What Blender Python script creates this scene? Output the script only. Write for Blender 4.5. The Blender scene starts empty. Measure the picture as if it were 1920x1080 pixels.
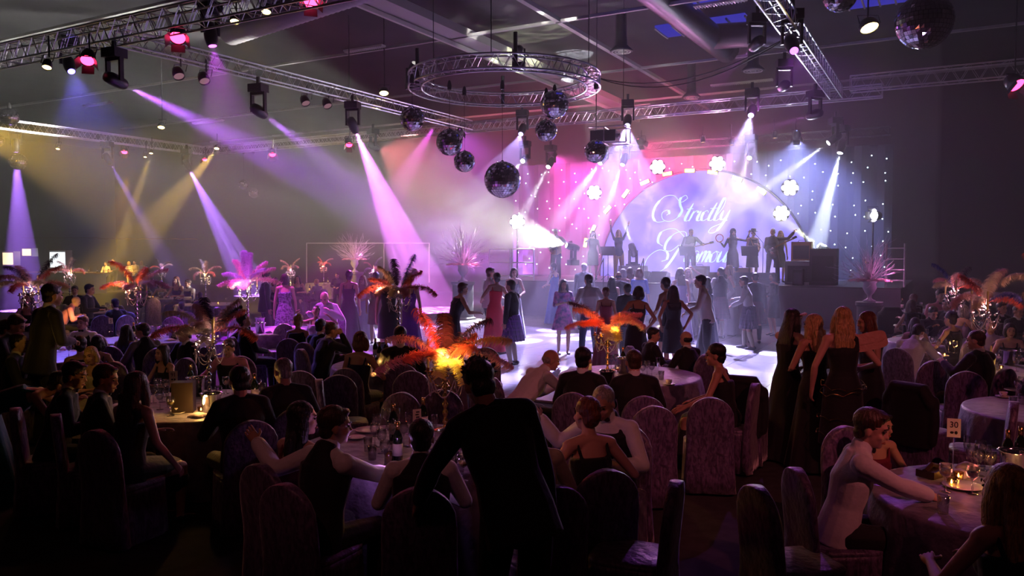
import bpy, bmesh, math, random
from math import sin, cos, pi, radians, sqrt, atan2, tan
from mathutils import Vector, Matrix, Euler
random.seed(7)
R = random.Random(11)
V = Vector
C = bpy.context.scene.collection
sc = bpy.context.scene

# ---------------------------------------------------------------- camera
FPX = 1490.0; HC = 2.35; TH = math.atan(69 / FPX)
cam_d = bpy.data.cameras.new('camera'); cam = bpy.data.objects.new('camera', cam_d); C.objects.link(cam)
cam_d.sensor_width = 36; cam_d.lens = 36 * FPX / 1920; cam_d.clip_end = 300; cam_d.clip_start = .05
cam.location = (0, 0, HC); cam.rotation_euler = (pi / 2 - TH, 0, 0)
sc.camera = cam
sc.view_settings.view_transform = 'Standard'; sc.view_settings.look = 'None'
sc.view_settings.gamma = 1; sc.view_settings.use_curve_mapping = False
sc.view_settings.exposure = 0.25
sc.cycles.use_denoising = True
sc.cycles.max_bounces = 4; sc.cycles.diffuse_bounces = 1; sc.cycles.glossy_bounces = 2
sc.cycles.transmission_bounces = 2; sc.cycles.transparent_max_bounces = 12; sc.cycles.volume_bounces = 0
sc.cycles.sample_clamp_indirect = 3; sc.cycles.caustics_reflective = False; sc.cycles.caustics_refractive = False
sc.cycles.use_adaptive_sampling = True; sc.cycles.adaptive_threshold = 0.02
w = bpy.data.worlds.new('world'); sc.world = w; w.use_nodes = True
w.node_tree.nodes['Background'].inputs[0].default_value = (0, 0, 0, 1)

# ---------------------------------------------------------------- camera rays and hall axes
def ray(px, py):
    a = (px - 960) / FPX; b = (540 - py) / FPX
    return V((a, cos(TH) + b * sin(TH), -sin(TH) + b * cos(TH)))
def at_z(px, py, z):
    r = ray(px, py); k = (z - HC) / r.z
    return V((r.x * k, r.y * k, z))
def at_t(px, py, t):
    r = ray(px, py); k = t / r.y
    return V((r.x * k, t, HC + r.z * k))
def proj(p):
    q = V(p) - V((0, 0, HC)); y = q.y * cos(TH) - q.z * sin(TH); z = q.y * sin(TH) + q.z * cos(TH)
    return 960 + FPX * q.x / max(y, .01), 540 - FPX * z / max(y, .01)
HA = radians(29)
UU = V((sin(HA), cos(HA), 0)); VV = V((cos(HA), -sin(HA), 0))
def hall(p, q, z=0): return VV * p + UU * q + V((0, 0, z))
HROT = -HA                     # z rotation that turns local X onto the hall's cross axis

# ---------------------------------------------------------------- materials
MATS = {}
def mat(name, col=(.5, .5, .5), rough=.6, metal=0, emit=None, es=1, sheen=0, alpha=None, bump=0, bscale=30, col2=None, cscale=5, spec=.5, trans=0):
    if name in MATS: return MATS[name]
    m = bpy.data.materials.new(name); m.use_nodes = True; nt = m.node_tree; b = nt.nodes['Principled BSDF']
    b.inputs['Base Color'].default_value = (*col, 1); b.inputs['Roughness'].default_value = rough
    b.inputs['Metallic'].default_value = metal; b.inputs['Specular IOR Level'].default_value = spec
    if sheen:
        b.inputs['Sheen Weight'].default_value = sheen; b.inputs['Sheen Roughness'].default_value = .4
    if emit:
        b.inputs['Emission Color'].default_value = (*emit, 1); b.inputs['Emission Strength'].default_value = es
    if col2 or bump:
        tc = nt.nodes.new('ShaderNodeTexCoord'); n = nt.nodes.new('ShaderNodeTexNoise')
        n.inputs['Scale'].default_value = cscale; n.inputs['Detail'].default_value = 4
        nt.links.new(tc.outputs['Object'], n.inputs['Vector'])
        if col2:
            r = nt.nodes.new('ShaderNodeValToRGB'); r.color_ramp.elements[0].position = .38; r.color_ramp.elements[1].position = .62
            r.color_ramp.elements[0].color = (*col, 1); r.color_ramp.elements[1].color = (*col2, 1)
            nt.links.new(n.outputs['Fac'], r.inputs[0]); nt.links.new(r.outputs[0], b.inputs['Base Color'])
        if bump:
            n2 = nt.nodes.new('ShaderNodeTexNoise'); n2.inputs['Scale'].default_value = bscale; n2.inputs['Detail'].default_value = 3
            bm_ = nt.nodes.new('ShaderNodeBump'); bm_.inputs['Strength'].default_value = bump; bm_.inputs['Distance'].default_value = .02
            nt.links.new(tc.outputs['Object'], n2.inputs['Vector']); nt.links.new(n2.outputs['Fac'], bm_.inputs['Height'])
            nt.links.new(bm_.outputs[0], b.inputs['Normal'])
    MATS[name] = m
    return m
def emat(name, col, s):
    if name in MATS: return MATS[name]
    m = bpy.data.materials.new(name); m.use_nodes = True; nt = m.node_tree; nt.nodes.clear()
    e = nt.nodes.new('ShaderNodeEmission'); e.inputs[0].default_value = (*col, 1); e.inputs[1].default_value = s
    o = nt.nodes.new('ShaderNodeOutputMaterial'); nt.links.new(e.outputs[0], o.inputs[0]); MATS[name] = m
    return m
def glassmat(name, tint=(1, 1, 1), refl=.12, rough=.05):
    if name in MATS: return MATS[name]
    m = bpy.data.materials.new(name); m.use_nodes = True; nt = m.node_tree; nt.nodes.clear()
    t = nt.nodes.new('ShaderNodeBsdfTransparent'); t.inputs[0].default_value = (*tint, 1)
    g = nt.nodes.new('ShaderNodeBsdfGlossy'); g.inputs['Roughness'].default_value = rough
    lw = nt.nodes.new('ShaderNodeLayerWeight'); lw.inputs[0].default_value = .25
    ma = nt.nodes.new('ShaderNodeMath'); ma.operation = 'ADD'; ma.inputs[1].default_value = refl; ma.use_clamp = True
    mx = nt.nodes.new('ShaderNodeMixShader'); o = nt.nodes.new('ShaderNodeOutputMaterial')
    nt.links.new(lw.outputs['Facing'], ma.inputs[0]); nt.links.new(ma.outputs[0], mx.inputs[0])
    nt.links.new(t.outputs[0], mx.inputs[1]); nt.links.new(g.outputs[0], mx.inputs[2]); nt.links.new(mx.outputs[0], o.inputs[0])
    MATS[name] = m
    return m

# ---------------------------------------------------------------- mesh builder
class MB:
    def __init__(s): s.v = []; s.f = []; s.mi = []; s.m = 0
    def add(s, vs, fs):
        o = len(s.v); s.v += [tuple(x) for x in vs]; s.f += [tuple(i + o for i in f) for f in fs]; s.mi += [s.m] * len(fs)
        return s
    def box(s, c, d, rot=None):
        vs = []
        for z in (-1, 1):
            for y in (-1, 1):
                for x in (-1, 1):
                    p = V((x * d[0] / 2, y * d[1] / 2, z * d[2] / 2))
                    if rot is not None: p = rot @ p
                    vs.append(p + V(c))
        return s.add(vs, [(0, 2, 3, 1), (4, 5, 7, 6), (0, 1, 5, 4), (2, 6, 7, 3), (0, 4, 6, 2), (1, 3, 7, 5)])
    def loft(s, rings, cap=True, close=False):
        n = len(rings[0]); vs = [p for r in rings for p in r]; fs = []
        m = len(rings)
        for i in range(m if close else m - 1):
            j = (i + 1) % m
            for k in range(n):
                l = (k + 1) % n
                fs.append((i * n + k, i * n + l, j * n + l, j * n + k))
        if cap and not close:
            fs.append(tuple(range(n - 1, -1, -1))); fs.append(tuple((m - 1) * n + k for k in range(n)))
        return s.add(vs, fs)
    def tube(s, pts, rad, n=6, cap=True, close=False, ref=None):
        pts = [V(p) for p in pts]; rings = []; m = len(pts)
        if not hasattr(rad, '__len__'): rad = [rad] * m
        up = None
        for i, p in enumerate(pts):
            if close: t = pts[(i + 1) % m] - pts[i - 1]
            else: t = pts[min(i + 1, m - 1)] - pts[max(i - 1, 0)]
            if t.length < 1e-9: t = V((0, 0, 1))
            t.normalize()
            if up is None:
                up = ref or (V((0, 0, 1)) if abs(t.z) < .9 else V((1, 0, 0)))
            a = up - t * up.dot(t)
            if a.length < 1e-6: a = V((1, .3, .2)) - t * V((1, .3, .2)).dot(t)
            a.normalize(); b = t.cross(a); up = a
            rr = rad[i]; ra, rb = rr if hasattr(rr, '__len__') else (rr, rr)
            rings.append([p + a * ra * cos(2 * pi * k / n) + b * rb * sin(2 * pi * k / n) for k in range(n)])
        return s.loft(rings, cap, close)
    def lathe(s, prof, n=16, c=(0, 0, 0), cap=True):
        c = V(c)
        rings = [[c + V((r * cos(2 * pi * k / n), r * sin(2 * pi * k / n), z)) for k in range(n)] for r, z in prof]
        return s.loft(rings, cap)
    def ball(s, c, r, n=8, m=6, rot=None):
        if not hasattr(r, '__len__'): r = (r, r, r)
        c = V(c); rings = []
        for i in range(m + 1):
            a = -pi / 2 + pi * (i if 0 < i < m else (.02 if i == 0 else m - .02)) / m
            ring = []
            for k in range(n):
                p = V((r[0] * cos(a) * cos(2 * pi * k / n), r[1] * cos(a) * sin(2 * pi * k / n), r[2] * sin(a)))
                if rot is not None: p = rot @ p
                ring.append(c + p)
            rings.append(ring)
        return s.loft(rings)
    def mesh(s, name, mats, smooth=False):
        me = bpy.data.meshes.new(name); me.from_pydata(s.v, [], s.f); me.validate()
        for x in (mats if isinstance(mats, (list, tuple)) else [mats]): me.materials.append(x)
        if len(me.polygons) == len(s.mi): me.polygons.foreach_set('material_index', s.mi)
        if smooth: me.polygons.foreach_set('use_smooth', [True] * len(me.polygons))
        me.update()
        return me
    def obj(s, name, mats, parent=None, smooth=False, **k):
        return mobj(name, s.mesh(name, mats, smooth), parent, **k)
def mobj(name, me, parent=None, loc=None, rot=None, scale=None, mw=None):
    o = bpy.data.objects.new(name, me); C.objects.link(o)
    if parent: o.parent = parent
    if mw is not None: o.matrix_local = mw
    if loc is not None: o.location = loc
    if rot is not None: o.rotation_euler = rot
    if scale is not None: o.scale = (scale,) * 3 if not hasattr(scale, '__len__') else scale
    return o
def tag(o, label=None, cat=None, group=None, kind=None):
    if label: o['label'] = label
    if cat: o['category'] = cat
    if group: o['group'] = group
    if kind: o['kind'] = kind
    return o
def thing(name, label, cat, loc=(0, 0, 0), rz=0, group=None):
    o = bpy.data.objects.new(name, None); C.objects.link(o); o.empty_display_size = .1
    o.location = loc; o.rotation_euler = (0, 0, rz)
    return tag(o, label, cat, group)
def struct(o): o['kind'] = 'structure'; return o
def copy_tree(o, parent=None):
    c = o.copy(); C.objects.link(c); c.parent = parent
    for ch in list(o.children): copy_tree(ch, c)
    return c
PEND = []   # things whose label gets its place in the row once all are known
def later(o, base, where, cat, group=None):
    """base: how it looks; where: what it stands on; numbered from the left of its row if several are alike"""
    PEND.append((o, base, where)); tag(o, None, cat, group)
    return o
ORD = ['leftmost', 'second from left', 'third from left', 'fourth from left', 'fifth from left', 'sixth from left', 'seventh from left',
       'eighth from left', 'ninth from left', 'tenth from left', 'eleventh from left', 'twelfth from left']
def number_labels():
    rows = {}
    for o, b, wh in PEND: rows.setdefault((b, wh), []).append(o)
    for (b, wh), os_ in rows.items():
        os_.sort(key=lambda o: proj(o.matrix_world.translation if o.parent else o.location)[0]); n = len(os_)
        for i, o in enumerate(os_):
            if n == 1: s = f'{b} {wh}'
            elif i == n - 1 and n > 2: s = f'{b} {wh}, rightmost one'
            elif i < 12: s = f'{b} {wh}, {ORD[i]}' if n > 2 else f'{b} {wh}, the {["left", "right"][i]} one'
            else: s = f'{b} {wh}, number {i + 1} from left'
            o['label'] = s

# ---------------------------------------------------------------- haze filling the hall
hm = bpy.data.materials.new('haze'); hm.use_nodes = True; nt = hm.node_tree; nt.nodes.clear()
vs_ = nt.nodes.new('ShaderNodeVolumeScatter'); vs_.inputs['Density'].default_value = .012; vs_.inputs['Anisotropy'].default_value = .15
oo = nt.nodes.new('ShaderNodeOutputMaterial'); nt.links.new(vs_.outputs[0], oo.inputs['Volume'])
try: hm.cycles.homogeneous_volume = True
except Exception: pass
b = MB(); b.box((0, 0, 5.0), (64, 28.4, 9.9))
hz = b.obj('haze', hm, loc=hall(-24, 24.7, 0), rot=(0, 0, HROT)); tag(hz, 'thin theatrical haze hanging in the whole hall', 'haze', kind='stuff')

hm2 = hm.copy(); hm2.name = 'stage haze'; [n for n in hm2.node_tree.nodes if n.type == 'VOLUME_SCATTER'][0].inputs['Density'].default_value = .022
b = MB(); b.box((0, 0, 5.6), (22, 12.6, 8.5))
hz = b.obj('haze', hm2, loc=hall(-11.5, 32.2, 0), rot=(0, 0, HROT)); tag(hz, 'denser bright haze around the stage', 'haze', kind='stuff')
# ---------------------------------------------------------------- light helpers
LSCALE = 1.0; BSCALE = 9.0
def gobo_nodes(ld, kind, scale=6):
    ld.use_nodes = True; nt = ld.node_tree; e = nt.nodes['Emission']
    tc = nt.nodes.new('ShaderNodeTexCoord'); sep = nt.nodes.new('ShaderNodeSeparateXYZ'); nt.links.new(tc.outputs['Normal'], sep.inputs[0])
    dx = nt.nodes.new('ShaderNodeMath'); dx.operation = 'DIVIDE'; dy = nt.nodes.new('ShaderNodeMath'); dy.operation = 'DIVIDE'
    nt.links.new(sep.outputs[0], dx.inputs[0]); nt.links.new(sep.outputs[2], dx.inputs[1])
    nt.links.new(sep.outputs[1], dy.inputs[0]); nt.links.new(sep.outputs[2], dy.inputs[1])
    cb = nt.nodes.new('ShaderNodeCombineXYZ'); nt.links.new(dx.outputs[0], cb.inputs[0]); nt.links.new(dy.outputs[0], cb.inputs[1])
    rp = nt.nodes.new('ShaderNodeValToRGB')
    if kind == 'rays':
        n = nt.nodes.new('ShaderNodeTexNoise'); n.inputs['Scale'].default_value = scale; n.inputs['Detail'].default_value = 1.5
        nt.links.new(cb.outputs[0], n.inputs['Vector']); nt.links.new(n.outputs['Fac'], rp.inputs[0])
        rp.color_ramp.elements[0].position = .42; rp.color_ramp.elements[1].position = .58
        rp.color_ramp.elements[0].color = (.25, .25, .25, 1); rp.color_ramp.elements[1].color = (1.7, 1.7, 1.7, 1)
    else:
        n = nt.nodes.new('ShaderNodeTexVoronoi'); n.inputs['Scale'].default_value = scale
        nt.links.new(cb.outputs[0], n.inputs['Vector']); nt.links.new(n.outputs['Distance'], rp.inputs[0])
        rp.color_ramp.elements[0].position = .28; rp.color_ramp.elements[1].position = .40
        rp.color_ramp.elements[0].color = (2, 2, 2, 1); rp.color_ramp.elements[1].color = (.3, .3, .3, 1)
    nt.links.new(rp.outputs[0], e.inputs['Strength'])
def spot(loc, target, col, power, ang, blend=.3, size=.05, gobo=None, gs=6):
    ld = bpy.data.lights.new('spot_beam', 'SPOT'); ld.color = col; ld.energy = power * (BSCALE if ang < 18 else 1); ld.spot_size = radians(ang); ld.spot_blend = blend
    ld.shadow_soft_size = size
    if gobo: gobo_nodes(ld, gobo, gs * (.55 / tan(radians(ang / 2)) if gobo == 'rays' else .6 / tan(radians(ang / 2)) * .35))
    o = bpy.data.objects.new('spot_beam', ld); C.objects.link(o)
    o.location = loc; o.rotation_euler = (V(target) - V(loc)).to_track_quat('-Z', 'Y').to_euler()
    return o
def point(loc, col, power, size=.1):
    ld = bpy.data.lights.new('glow', 'POINT'); ld.color = col; ld.energy = power * LSCALE; ld.shadow_soft_size = size
    o = bpy.data.objects.new('glow', ld); C.objects.link(o); o.location = loc
    return o
# ---------------------------------------------------------------- common materials
M_black = mat('black paint', (.012, .012, .013), .5)
M_drape = mat('dark drape', (.035, .03, .03), .9, bump=.4, bscale=3)
M_ceil = mat('dark ceiling', (.03, .03, .033), .85, col2=(.045, .045, .05), cscale=.6)
M_white = mat('white paint', (.75, .75, .75), .5)
M_alu = mat('aluminium', (.75, .75, .78), .28, 1)
M_steel = mat('dark steel', (.09, .09, .1), .4, 1)
M_chrome = mat('chrome', (.85, .85, .88), .12, 1)
M_carpet = mat('dark carpet', (.03, .028, .03), .95, col2=(.045, .042, .045), cscale=8)
M_stage = mat('stage front cloth', (.22, .22, .24), .8)
M_deck = mat('stage deck', (.10, .10, .11), .35, col2=(.16, .16, .17), cscale=2)
M_glassy = glassmat('clear glass')
# dance floor: square panels
m = mat('dance floor panels', (.62, .62, .64), .16); nt = m.node_tree; bs = nt.nodes['Principled BSDF']
tc = nt.nodes.new('ShaderNodeTexCoord'); br = nt.nodes.new('ShaderNodeTexBrick'); nt.links.new(tc.outputs['Object'], br.inputs['Vector'])
br.offset = 0; br.inputs['Scale'].default_value = 1; br.inputs['Brick Width'].default_value = 1.22; br.inputs['Row Height'].default_value = 1.22
br.inputs['Mortar Size'].default_value = .008; br.inputs['Color1'].default_value = (.62, .62, .64, 1); br.inputs['Color2'].default_value = (.55, .55, .58, 1)
br.inputs['Mortar'].default_value = (.25, .25, .27, 1); nt.links.new(br.outputs[0], bs.inputs['Base Color'])
nn = nt.nodes.new('ShaderNodeTexNoise'); nn.inputs['Scale'].default_value = 4; nn.inputs['Detail'].default_value = 5
bp = nt.nodes.new('ShaderNodeBump'); bp.inputs['Strength'].default_value = .12; bp.inputs['Distance'].default_value = .03
nt.links.new(tc.outputs['Object'], nn.inputs['Vector']); nt.links.new(nn.outputs[0], bp.inputs['Height']); nt.links.new(bp.outputs[0], bs.inputs['Normal'])
M_dance = m
# star screen: lavender clouds
m = emat('lit screen', (.4, .3, 1), 1); nt = m.node_tree; e = [n for n in nt.nodes if n.type == 'EMISSION'][0]
tc = nt.nodes.new('ShaderNodeTexCoord'); nn = nt.nodes.new('ShaderNodeTexNoise'); nn.inputs['Scale'].default_value = .75; nn.inputs['Detail'].default_value = 7; nn.inputs['Distortion'].default_value = .6
nt.links.new(tc.outputs['Object'], nn.inputs['Vector']); rp = nt.nodes.new('ShaderNodeValToRGB'); nt.links.new(nn.outputs[0], rp.inputs[0])
rp.color_ramp.elements[0].position = .35; rp.color_ramp.elements[1].position = .7
rp.color_ramp.elements[0].color = (.15, .12, .80, 1); rp.color_ramp.elements[1].color = (.50, .38, .85, 1)
el = rp.color_ramp.elements.new(.52); el.color = (.24, .18, .9, 1)
nt.links.new(rp.outputs[0], e.inputs[0]); e.inputs[1].default_value = 1.5
M_screen = m

# ---------------------------------------------------------------- room shell
def hbox(name, p0, p1, q0, q1, z0, z1, m, parent=None):
    b = MB(); c = hall((p0 + p1) / 2, (q0 + q1) / 2, (z0 + z1) / 2)
    b.box((0, 0, 0), (abs(p1 - p0), abs(q1 - q0), abs(z1 - z0)))
    o = b.obj(name, m); o.location = c; o.rotation_euler = (0, 0, HROT)
    if parent: o.parent = parent
    return o
PL, PR, QN, QF, ZC = -56.5, 8.5, -4, 39, 10.0
struct(hbox('floor', PL, PR, QN, QF, -.2, 0, M_carpet))
struct(hbox('ceiling', PL, PR, QN, QF, ZC, ZC + .2, M_ceil))
def drape_wall(name, p0, q0, p1, q1):
    a = hall(p0, q0); c = hall(p1, q1); d = (c - a); L = d.length; d.normalize(); nrm = V((-d.y, d.x, 0)); b = MB()
    n = int(L / .35); rb = []; vs = []; fs = []
    for i in range(n + 1):
        o = .07 * sin(i * 1.9) + .05 * sin(i * .83 + 1); p = a + d * (L * i / n) + nrm * o
        vs += [p, p + V((0, 0, ZC))]
    for i in range(n): fs.append((2 * i, 2 * i + 2, 2 * i + 3, 2 * i + 1))
    k = len(vs); vs += [a - nrm * .3, a - nrm * .3 + V((0, 0, ZC)), c - nrm * .3, c - nrm * .3 + V((0, 0, ZC))]
    fs += [(k, k + 1, k + 3, k + 2), (0, 1, k + 1, k), (2 * n, k + 2, k + 3, 2 * n + 1)]
    b.add(vs, fs); return struct(b.obj(name, M_drape, smooth=False))
drape_wall('wall_back', PL, QF, PR, QF)
drape_wall('wall_left', PL, QN, PL, QF)
drape_wall('wall_right', PR, QF, PR, QN)
drape_wall('wall_front', PR, QN, PL, QN)
# roof beams running towards the stage, cable trays across, light battens
M_beam = mat('pale beam', (.45, .45, .45), .55)
def trim(name, *a):
    return struct(hbox(name, *a))
trim('trim_1', -14.1, -13.3, 4, 38.5, 9.0, 9.25, M_beam)
trim('trim_2', -14.05, -13.95, 4, 38.5, 8.85, 8.97, M_white)
trim('trim_3', -10.28, -10.12, 4, 38.5, 9.0, 9.12, M_beam)
for i, q in enumerate((14.5, 21.2, 28, 34)):
    trim('trim_%d' % (i + 4), -40, 8, q - .05, q + .05, 9.0, 9.08, M_beam)
# blue dusk skylights
M_sky = emat('dusk sky in skylight', (.05, .045, .55), .6)
k = 1
for (p0, p1, q0, q1) in ((-8.6, -5.6, 19.2, 21), (-8.2, -5.0, 22.2, 24.6), (-5.2, -3.6, 22.6, 24.8), (-3.0, -.8, 26, 27.2), (-9, -6, 26.2, 27.6)):
    f = hbox('window_%d' % k, p0, p1, q0, q1, 9.9, 9.98, M_sky); struct(f); k += 1
    b = MB(); n = 5
    for i in range(n + 1): b.box((p0 - (p0 + p1) / 2 + (p1 - p0) * i / n, 0, -.06), (.05, q1 - q0, .06))
    b.obj('glazing_bars', M_beam, f)
# dance floor
df = hbox('dance_floor', -15.2, -2.48, 10.98, 25.3, 0, .03, M_dance)
tag(df, 'glossy pale panelled dance floor lit white and lavender before the stage', 'dance floor')
# ---------------------------------------------------------------- stage
SQ, SZ = 25.6, 1.28
st = hbox('stage', -15.5, -1.3, SQ, 33.2, 0, SZ - .04, M_stage); tag(st, 'raised stage with grey cloth front behind the dance floor', 'stage')
d = hbox('deck', -15.5, -1.3, SQ - .03, 33.2, SZ - .04, SZ, M_deck); d.parent = st; d.matrix_parent_inverse = Matrix(); d.location = (0, 0, SZ / 2); d.rotation_euler = (0, 0, 0)
# steps up to the stage lit red-pink, in front of the stage centre
stp = thing('stage_steps', 'pale steps lit pink rising to the stage centre behind the dancers', 'steps', hall(-9.75, SQ - .5, 0), HROT)
for i in range(5):
    b = MB(); b.box((0, .2 - .25 * (4 - i) + .3 - .2, (SZ * (i + 1) / 6) / 2), (1.5, .25, SZ * (i + 1) / 6)); b.obj('step', M_white, stp)
for s in (-1, 1):
    b = MB(); b.tube([(s * .72, -.9, .1), (s * .72, -.9, .95), (s * .72, .25, 2.1), (s * .72, .25, 1.0)], .02); b.obj('handrail', M_steel, stp)
# star cloth
M_cloth = mat('star cloth', (.09, .09, .12), .85, bump=.4, bscale=2)
b = MB(); n = 60; vs = []
for i in range(n + 1):
    o = .06 * sin(i * 2.1); x = -18 + 16 * i / n
    vs += [V((x + 10, o, SZ)), V((x + 10, o, 6.3))]
fs = [(2 * i, 2 * i + 2, 2 * i + 3, 2 * i + 1) for i in range(n)]
vs += [V((-8, .12, SZ)), V((-8, .12, 6.3)), V((8, .12, SZ)), V((8, .12, 6.3))]; k = 2 * n + 2
fs += [(k, k + 1, k + 3, k + 2)]
b.add(vs, fs); sc_ = b.obj('star_cloth', M_cloth, loc=hall(-10, 32.6, 0), rot=(0, 0, HROT)); tag(sc_, 'dark star cloth pricked with small white lights behind the stage', 'star cloth')
M_star = emat('star light', (.65, .82, 1), 16)
sb = MB(); sb.ball((0, 0, 0), .019, 6, 4); sme = sb.mesh('star_light', M_star)
rest = MB(); rr = random.Random(5); cells = []
for i in range(27):
    for j in range(9):
        x = -7.8 + i * .6 + rr.uniform(-.2, .2); z = 1.6 + j * .53 + rr.uniform(-.18, .18)
        if ((x - 1.1) / 4.3) ** 2 + ((z - SZ) / 4.3) ** 2 < 1: continue
        cells.append((x, z))
rr.shuffle(cells)
for i, (x, z) in enumerate(cells):
    if i < 100: mobj('star_light', sme, sc_, loc=(x, -.1, z))
    else: rest.ball((x, -.1, z), .019, 6, 4)
o = rest.obj('star_lights', M_star, sc_); o['kind'] = 'stuff'
# round-topped screen
b = MB(); RS = 4.25; arc = [(RS * cos(pi * i / 40), RS * sin(pi * i / 40)) for i in range(41)]
b.loft([[V((x, y, z)) for x, z in arc] for y in (-.05, .05)]); scr = b.obj('screen', M_screen, loc=hall(-8.9, 31.6, SZ + .02), rot=(0, 0, HROT))
tag(scr, 'half-round lavender lit screen with pale script lettering at the back of the stage', 'screen')
b = MB(); b.tube([(x * 1.01, 0, z * 1.01) for x, z in arc], .05, 6); b.obj('rim', M_steel, scr)
# script lettering as strokes (x, z in letter units; thick/thin)
GL = {
 'S': [[(1.0, 1.55), (.8, 1.75), (.5, 1.5), (.62, 1.1), (.85, .7), (.6, .2), (.1, .02), (-.35, .2), (-.5, .6), (-.2, .8), (0, .6), (-.15, .45)], [(1.0, 1.55), (.6, 1.3), (0, 1.75), (-.65, 1.7), (-1.1, 1.1), (-1.1, .4), (-.7, 0), (-.2, .05)]],
 'G': [[(1.1, 1.4), (.9, 1.85), (.3, 1.8), (-.1, 1.3), (-.1, .8), (.3, .7), (.7, 1.05)], [(.85, 1.1), (.5, .1), (.1, -.5), (-.6, -.75), (-1.1, -.4), (-1.05, .3), (-.5, .75), (.1, .6), (.2, .2), (-.1, .05)], [(1.1, 1.4), (.2, 2.05), (-.6, 1.9), (-.7, 1.3), (-.3, 1.0)]],
 't': [[(.35, 1.2), (.08, .25), (.18, .02), (.4, .12)], [(0, .82), (.45, .84)]],
 'r': [[(.12, .7), (-.05, 0)], [(.02, .35), (.25, .68), (.4, .66), (.38, .55)]],
 'i': [[(.15, .68), (.02, .2), (.12, .02), (.3, .12)], [(.25, .95), (.27, .98)]],
 'c': [[(.36, .55), (.26, .7), (.05, .55), (0, .2), (.15, .02), (.4, .15)]],
 'l': [[(.05, .2), (.4, .9), (.42, 1.45), (.28, 1.4), (.1, .6), (.05, .1), (.2, .02), (.38, .15)]],
 'y': [[(.08, .68), (.02, .25), (.15, .05), (.4, .35)], [(.5, .7), (.25, -.2), (-.1, -.75), (-.5, -.75), (-.4, -.45), (.1, -.2), (.5, .05)]],
 'a': [[(.38, .6), (.2, .7), (0, .4), (.02, .08), (.2, .1), (.38, .55), (.3, .1), (.45, .05)]],
 'm': [[(.08, .68), (-.05, 0)], [(.0, .3), (.22, .68), (.3, .55), (.2, 0)], [(.22, .3), (.45, .68), (.54, .5), (.44, .08), (.58, .05)]],
 'o': [[(.25, .68), (.02, .45), (.05, .05), (.3, .1), (.36, .5), (.25, .68), (.45, .6)]],
 'u': [[(.1, .68), (.0, .2), (.1, .02), (.35, .3)], [(.45, .68), (.36, .1), (.5, .03)]],
}
WID = {'S': 1.15, 'G': 1.3, 't': .42, 'r': .45, 'i': .3, 'c': .42, 'l': .42, 'y': .5, 'a': .5, 'm': .66, 'o': .48, 'u': .55}
M_let = emat('screen lettering', (.42, .60, 1.0), 1.7)
def smooth(pts, n=4):
    out = []
    for i in range(len(pts) - 1):
        p0 = V(pts[max(i - 1, 0)]); p1 = V(pts[i]); p2 = V(pts[i + 1]); p3 = V(pts[min(i + 2, len(pts) - 1)])
        for k in range(n):
            t = k / n
            out.append(.5 * ((2 * p1) + (-p0 + p2) * t + (2 * p0 - 5 * p1 + 4 * p2 - p3) * t * t + (-p0 + 3 * p1 - 3 * p2 + p3) * t ** 3))
    out.append(V(pts[-1])); return out
def word(w_, x0, z0, s):
    b = MB(); x = x0
    for ch in w_:
        for st_ in GL[ch]:
            pp = smooth([(a, 0, c) for a, c in st_], 5); P = [V((x + (p.x + .28 * p.z) * s, 0, z0 + p.z * s)) for p in pp]
            rd = []
            for i in range(len(P)):
                d_ = P[min(i + 1, len(P) - 1)] - P[max(i - 1, 0)]; rd.append((.008, .014 + (.045 if d_.z < 0 and abs(d_.z) > abs(d_.x) else 0) * min(1, i / 3, (len(P) - 1 - i) / 3)))
            b.tube(P, rd, 6, ref=V((0, 1, 0)))
        x += WID[ch] * s
    return b
o = word('Strictly', -1.35, 2.25, .6).obj('lettering', M_let, scr); o.location = (0, -.07, 0); o['label'] = 'pale blue script word at the top of the screen'
o = word('Glamour', -1.5, .6, .66).obj('lettering', M_let, scr); o.location = (0, -.07, 0); o['label'] = 'pale blue script word half hidden by the band'
# ---------------------------------------------------------------- trusses
def truss_mesh(L, w_=.29, bay=.45, rc=.024, rb=.011, top=True):
    b = MB(); h = w_ / 2
    for y in (-h, h):
        for z in (-h, h): b.tube([(0, y, z), (L, y, z)], rc, 5)
    n = max(1, round(L / bay))
    for i in range(n):
        x0, x1 = L * i / n, L * (i + 1) / n; xm = (x0 + x1) / 2
        for y in (-h, h):
            b.tube([(x0, y, -h), (xm, y, h), (x1, y, -h)], rb, 3, cap=False)
        for z in (-h, h):
            b.tube([(x0, -h, z), (xm, h, z)] if i % 2 else [(x0, h, z), (xm, -h, z)], rb, 3, cap=False)
    for x in (0, L):
        b.tube([(x, -h, -h), (x, h, -h), (x, h, h), (x, -h, h)], rb * 1.4, 4, close=True)
    return b
def truss(p0, q0, p1, q1, z, label, w_=.29, z1=None, bay=.45, m=M_alu):
    a = hall(p0, q0, z); c = hall(p1, q1, z if z1 is None else z1); d = c - a
    o = truss_mesh(d.length, w_, bay).obj('lighting_truss', m, loc=a, rot=d.to_track_quat('X', 'Z').to_euler()); tag(o, label, 'truss', 'lighting trusses under the ceiling'); return o
truss(-16.0, 11.2, -15.8, 25.2, 7.0, 'bright box truss running from the upper left to the ring truss', .32)
truss(-34, 10.9, -4.2, 10.9, 7.0, 'near box truss crossing the upper left corner, lamps slung under it', .42, bay=.5)
truss(-34, 12.0, -7, 12.0, 7.45, 'second box truss just beyond the near one in the upper left', .42, bay=.5)
truss(-30.5, 12, -30.5, 25.3, 7.0, 'thin distant truss at left receding to the far corner', .34)
truss(-30.7, 25.6, -1.9, 25.6, 7.0, 'long truss hung across the hall above the stage front', .34)
truss(-29.5, 26.4, -14, 26.4, 7.15, 'slim rear truss beyond the far left corner', .25)
truss(-3.0, 12, -3.1, 25.2, 7.0, 'steep truss in the upper right running down to the stage corner', .34)
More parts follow.
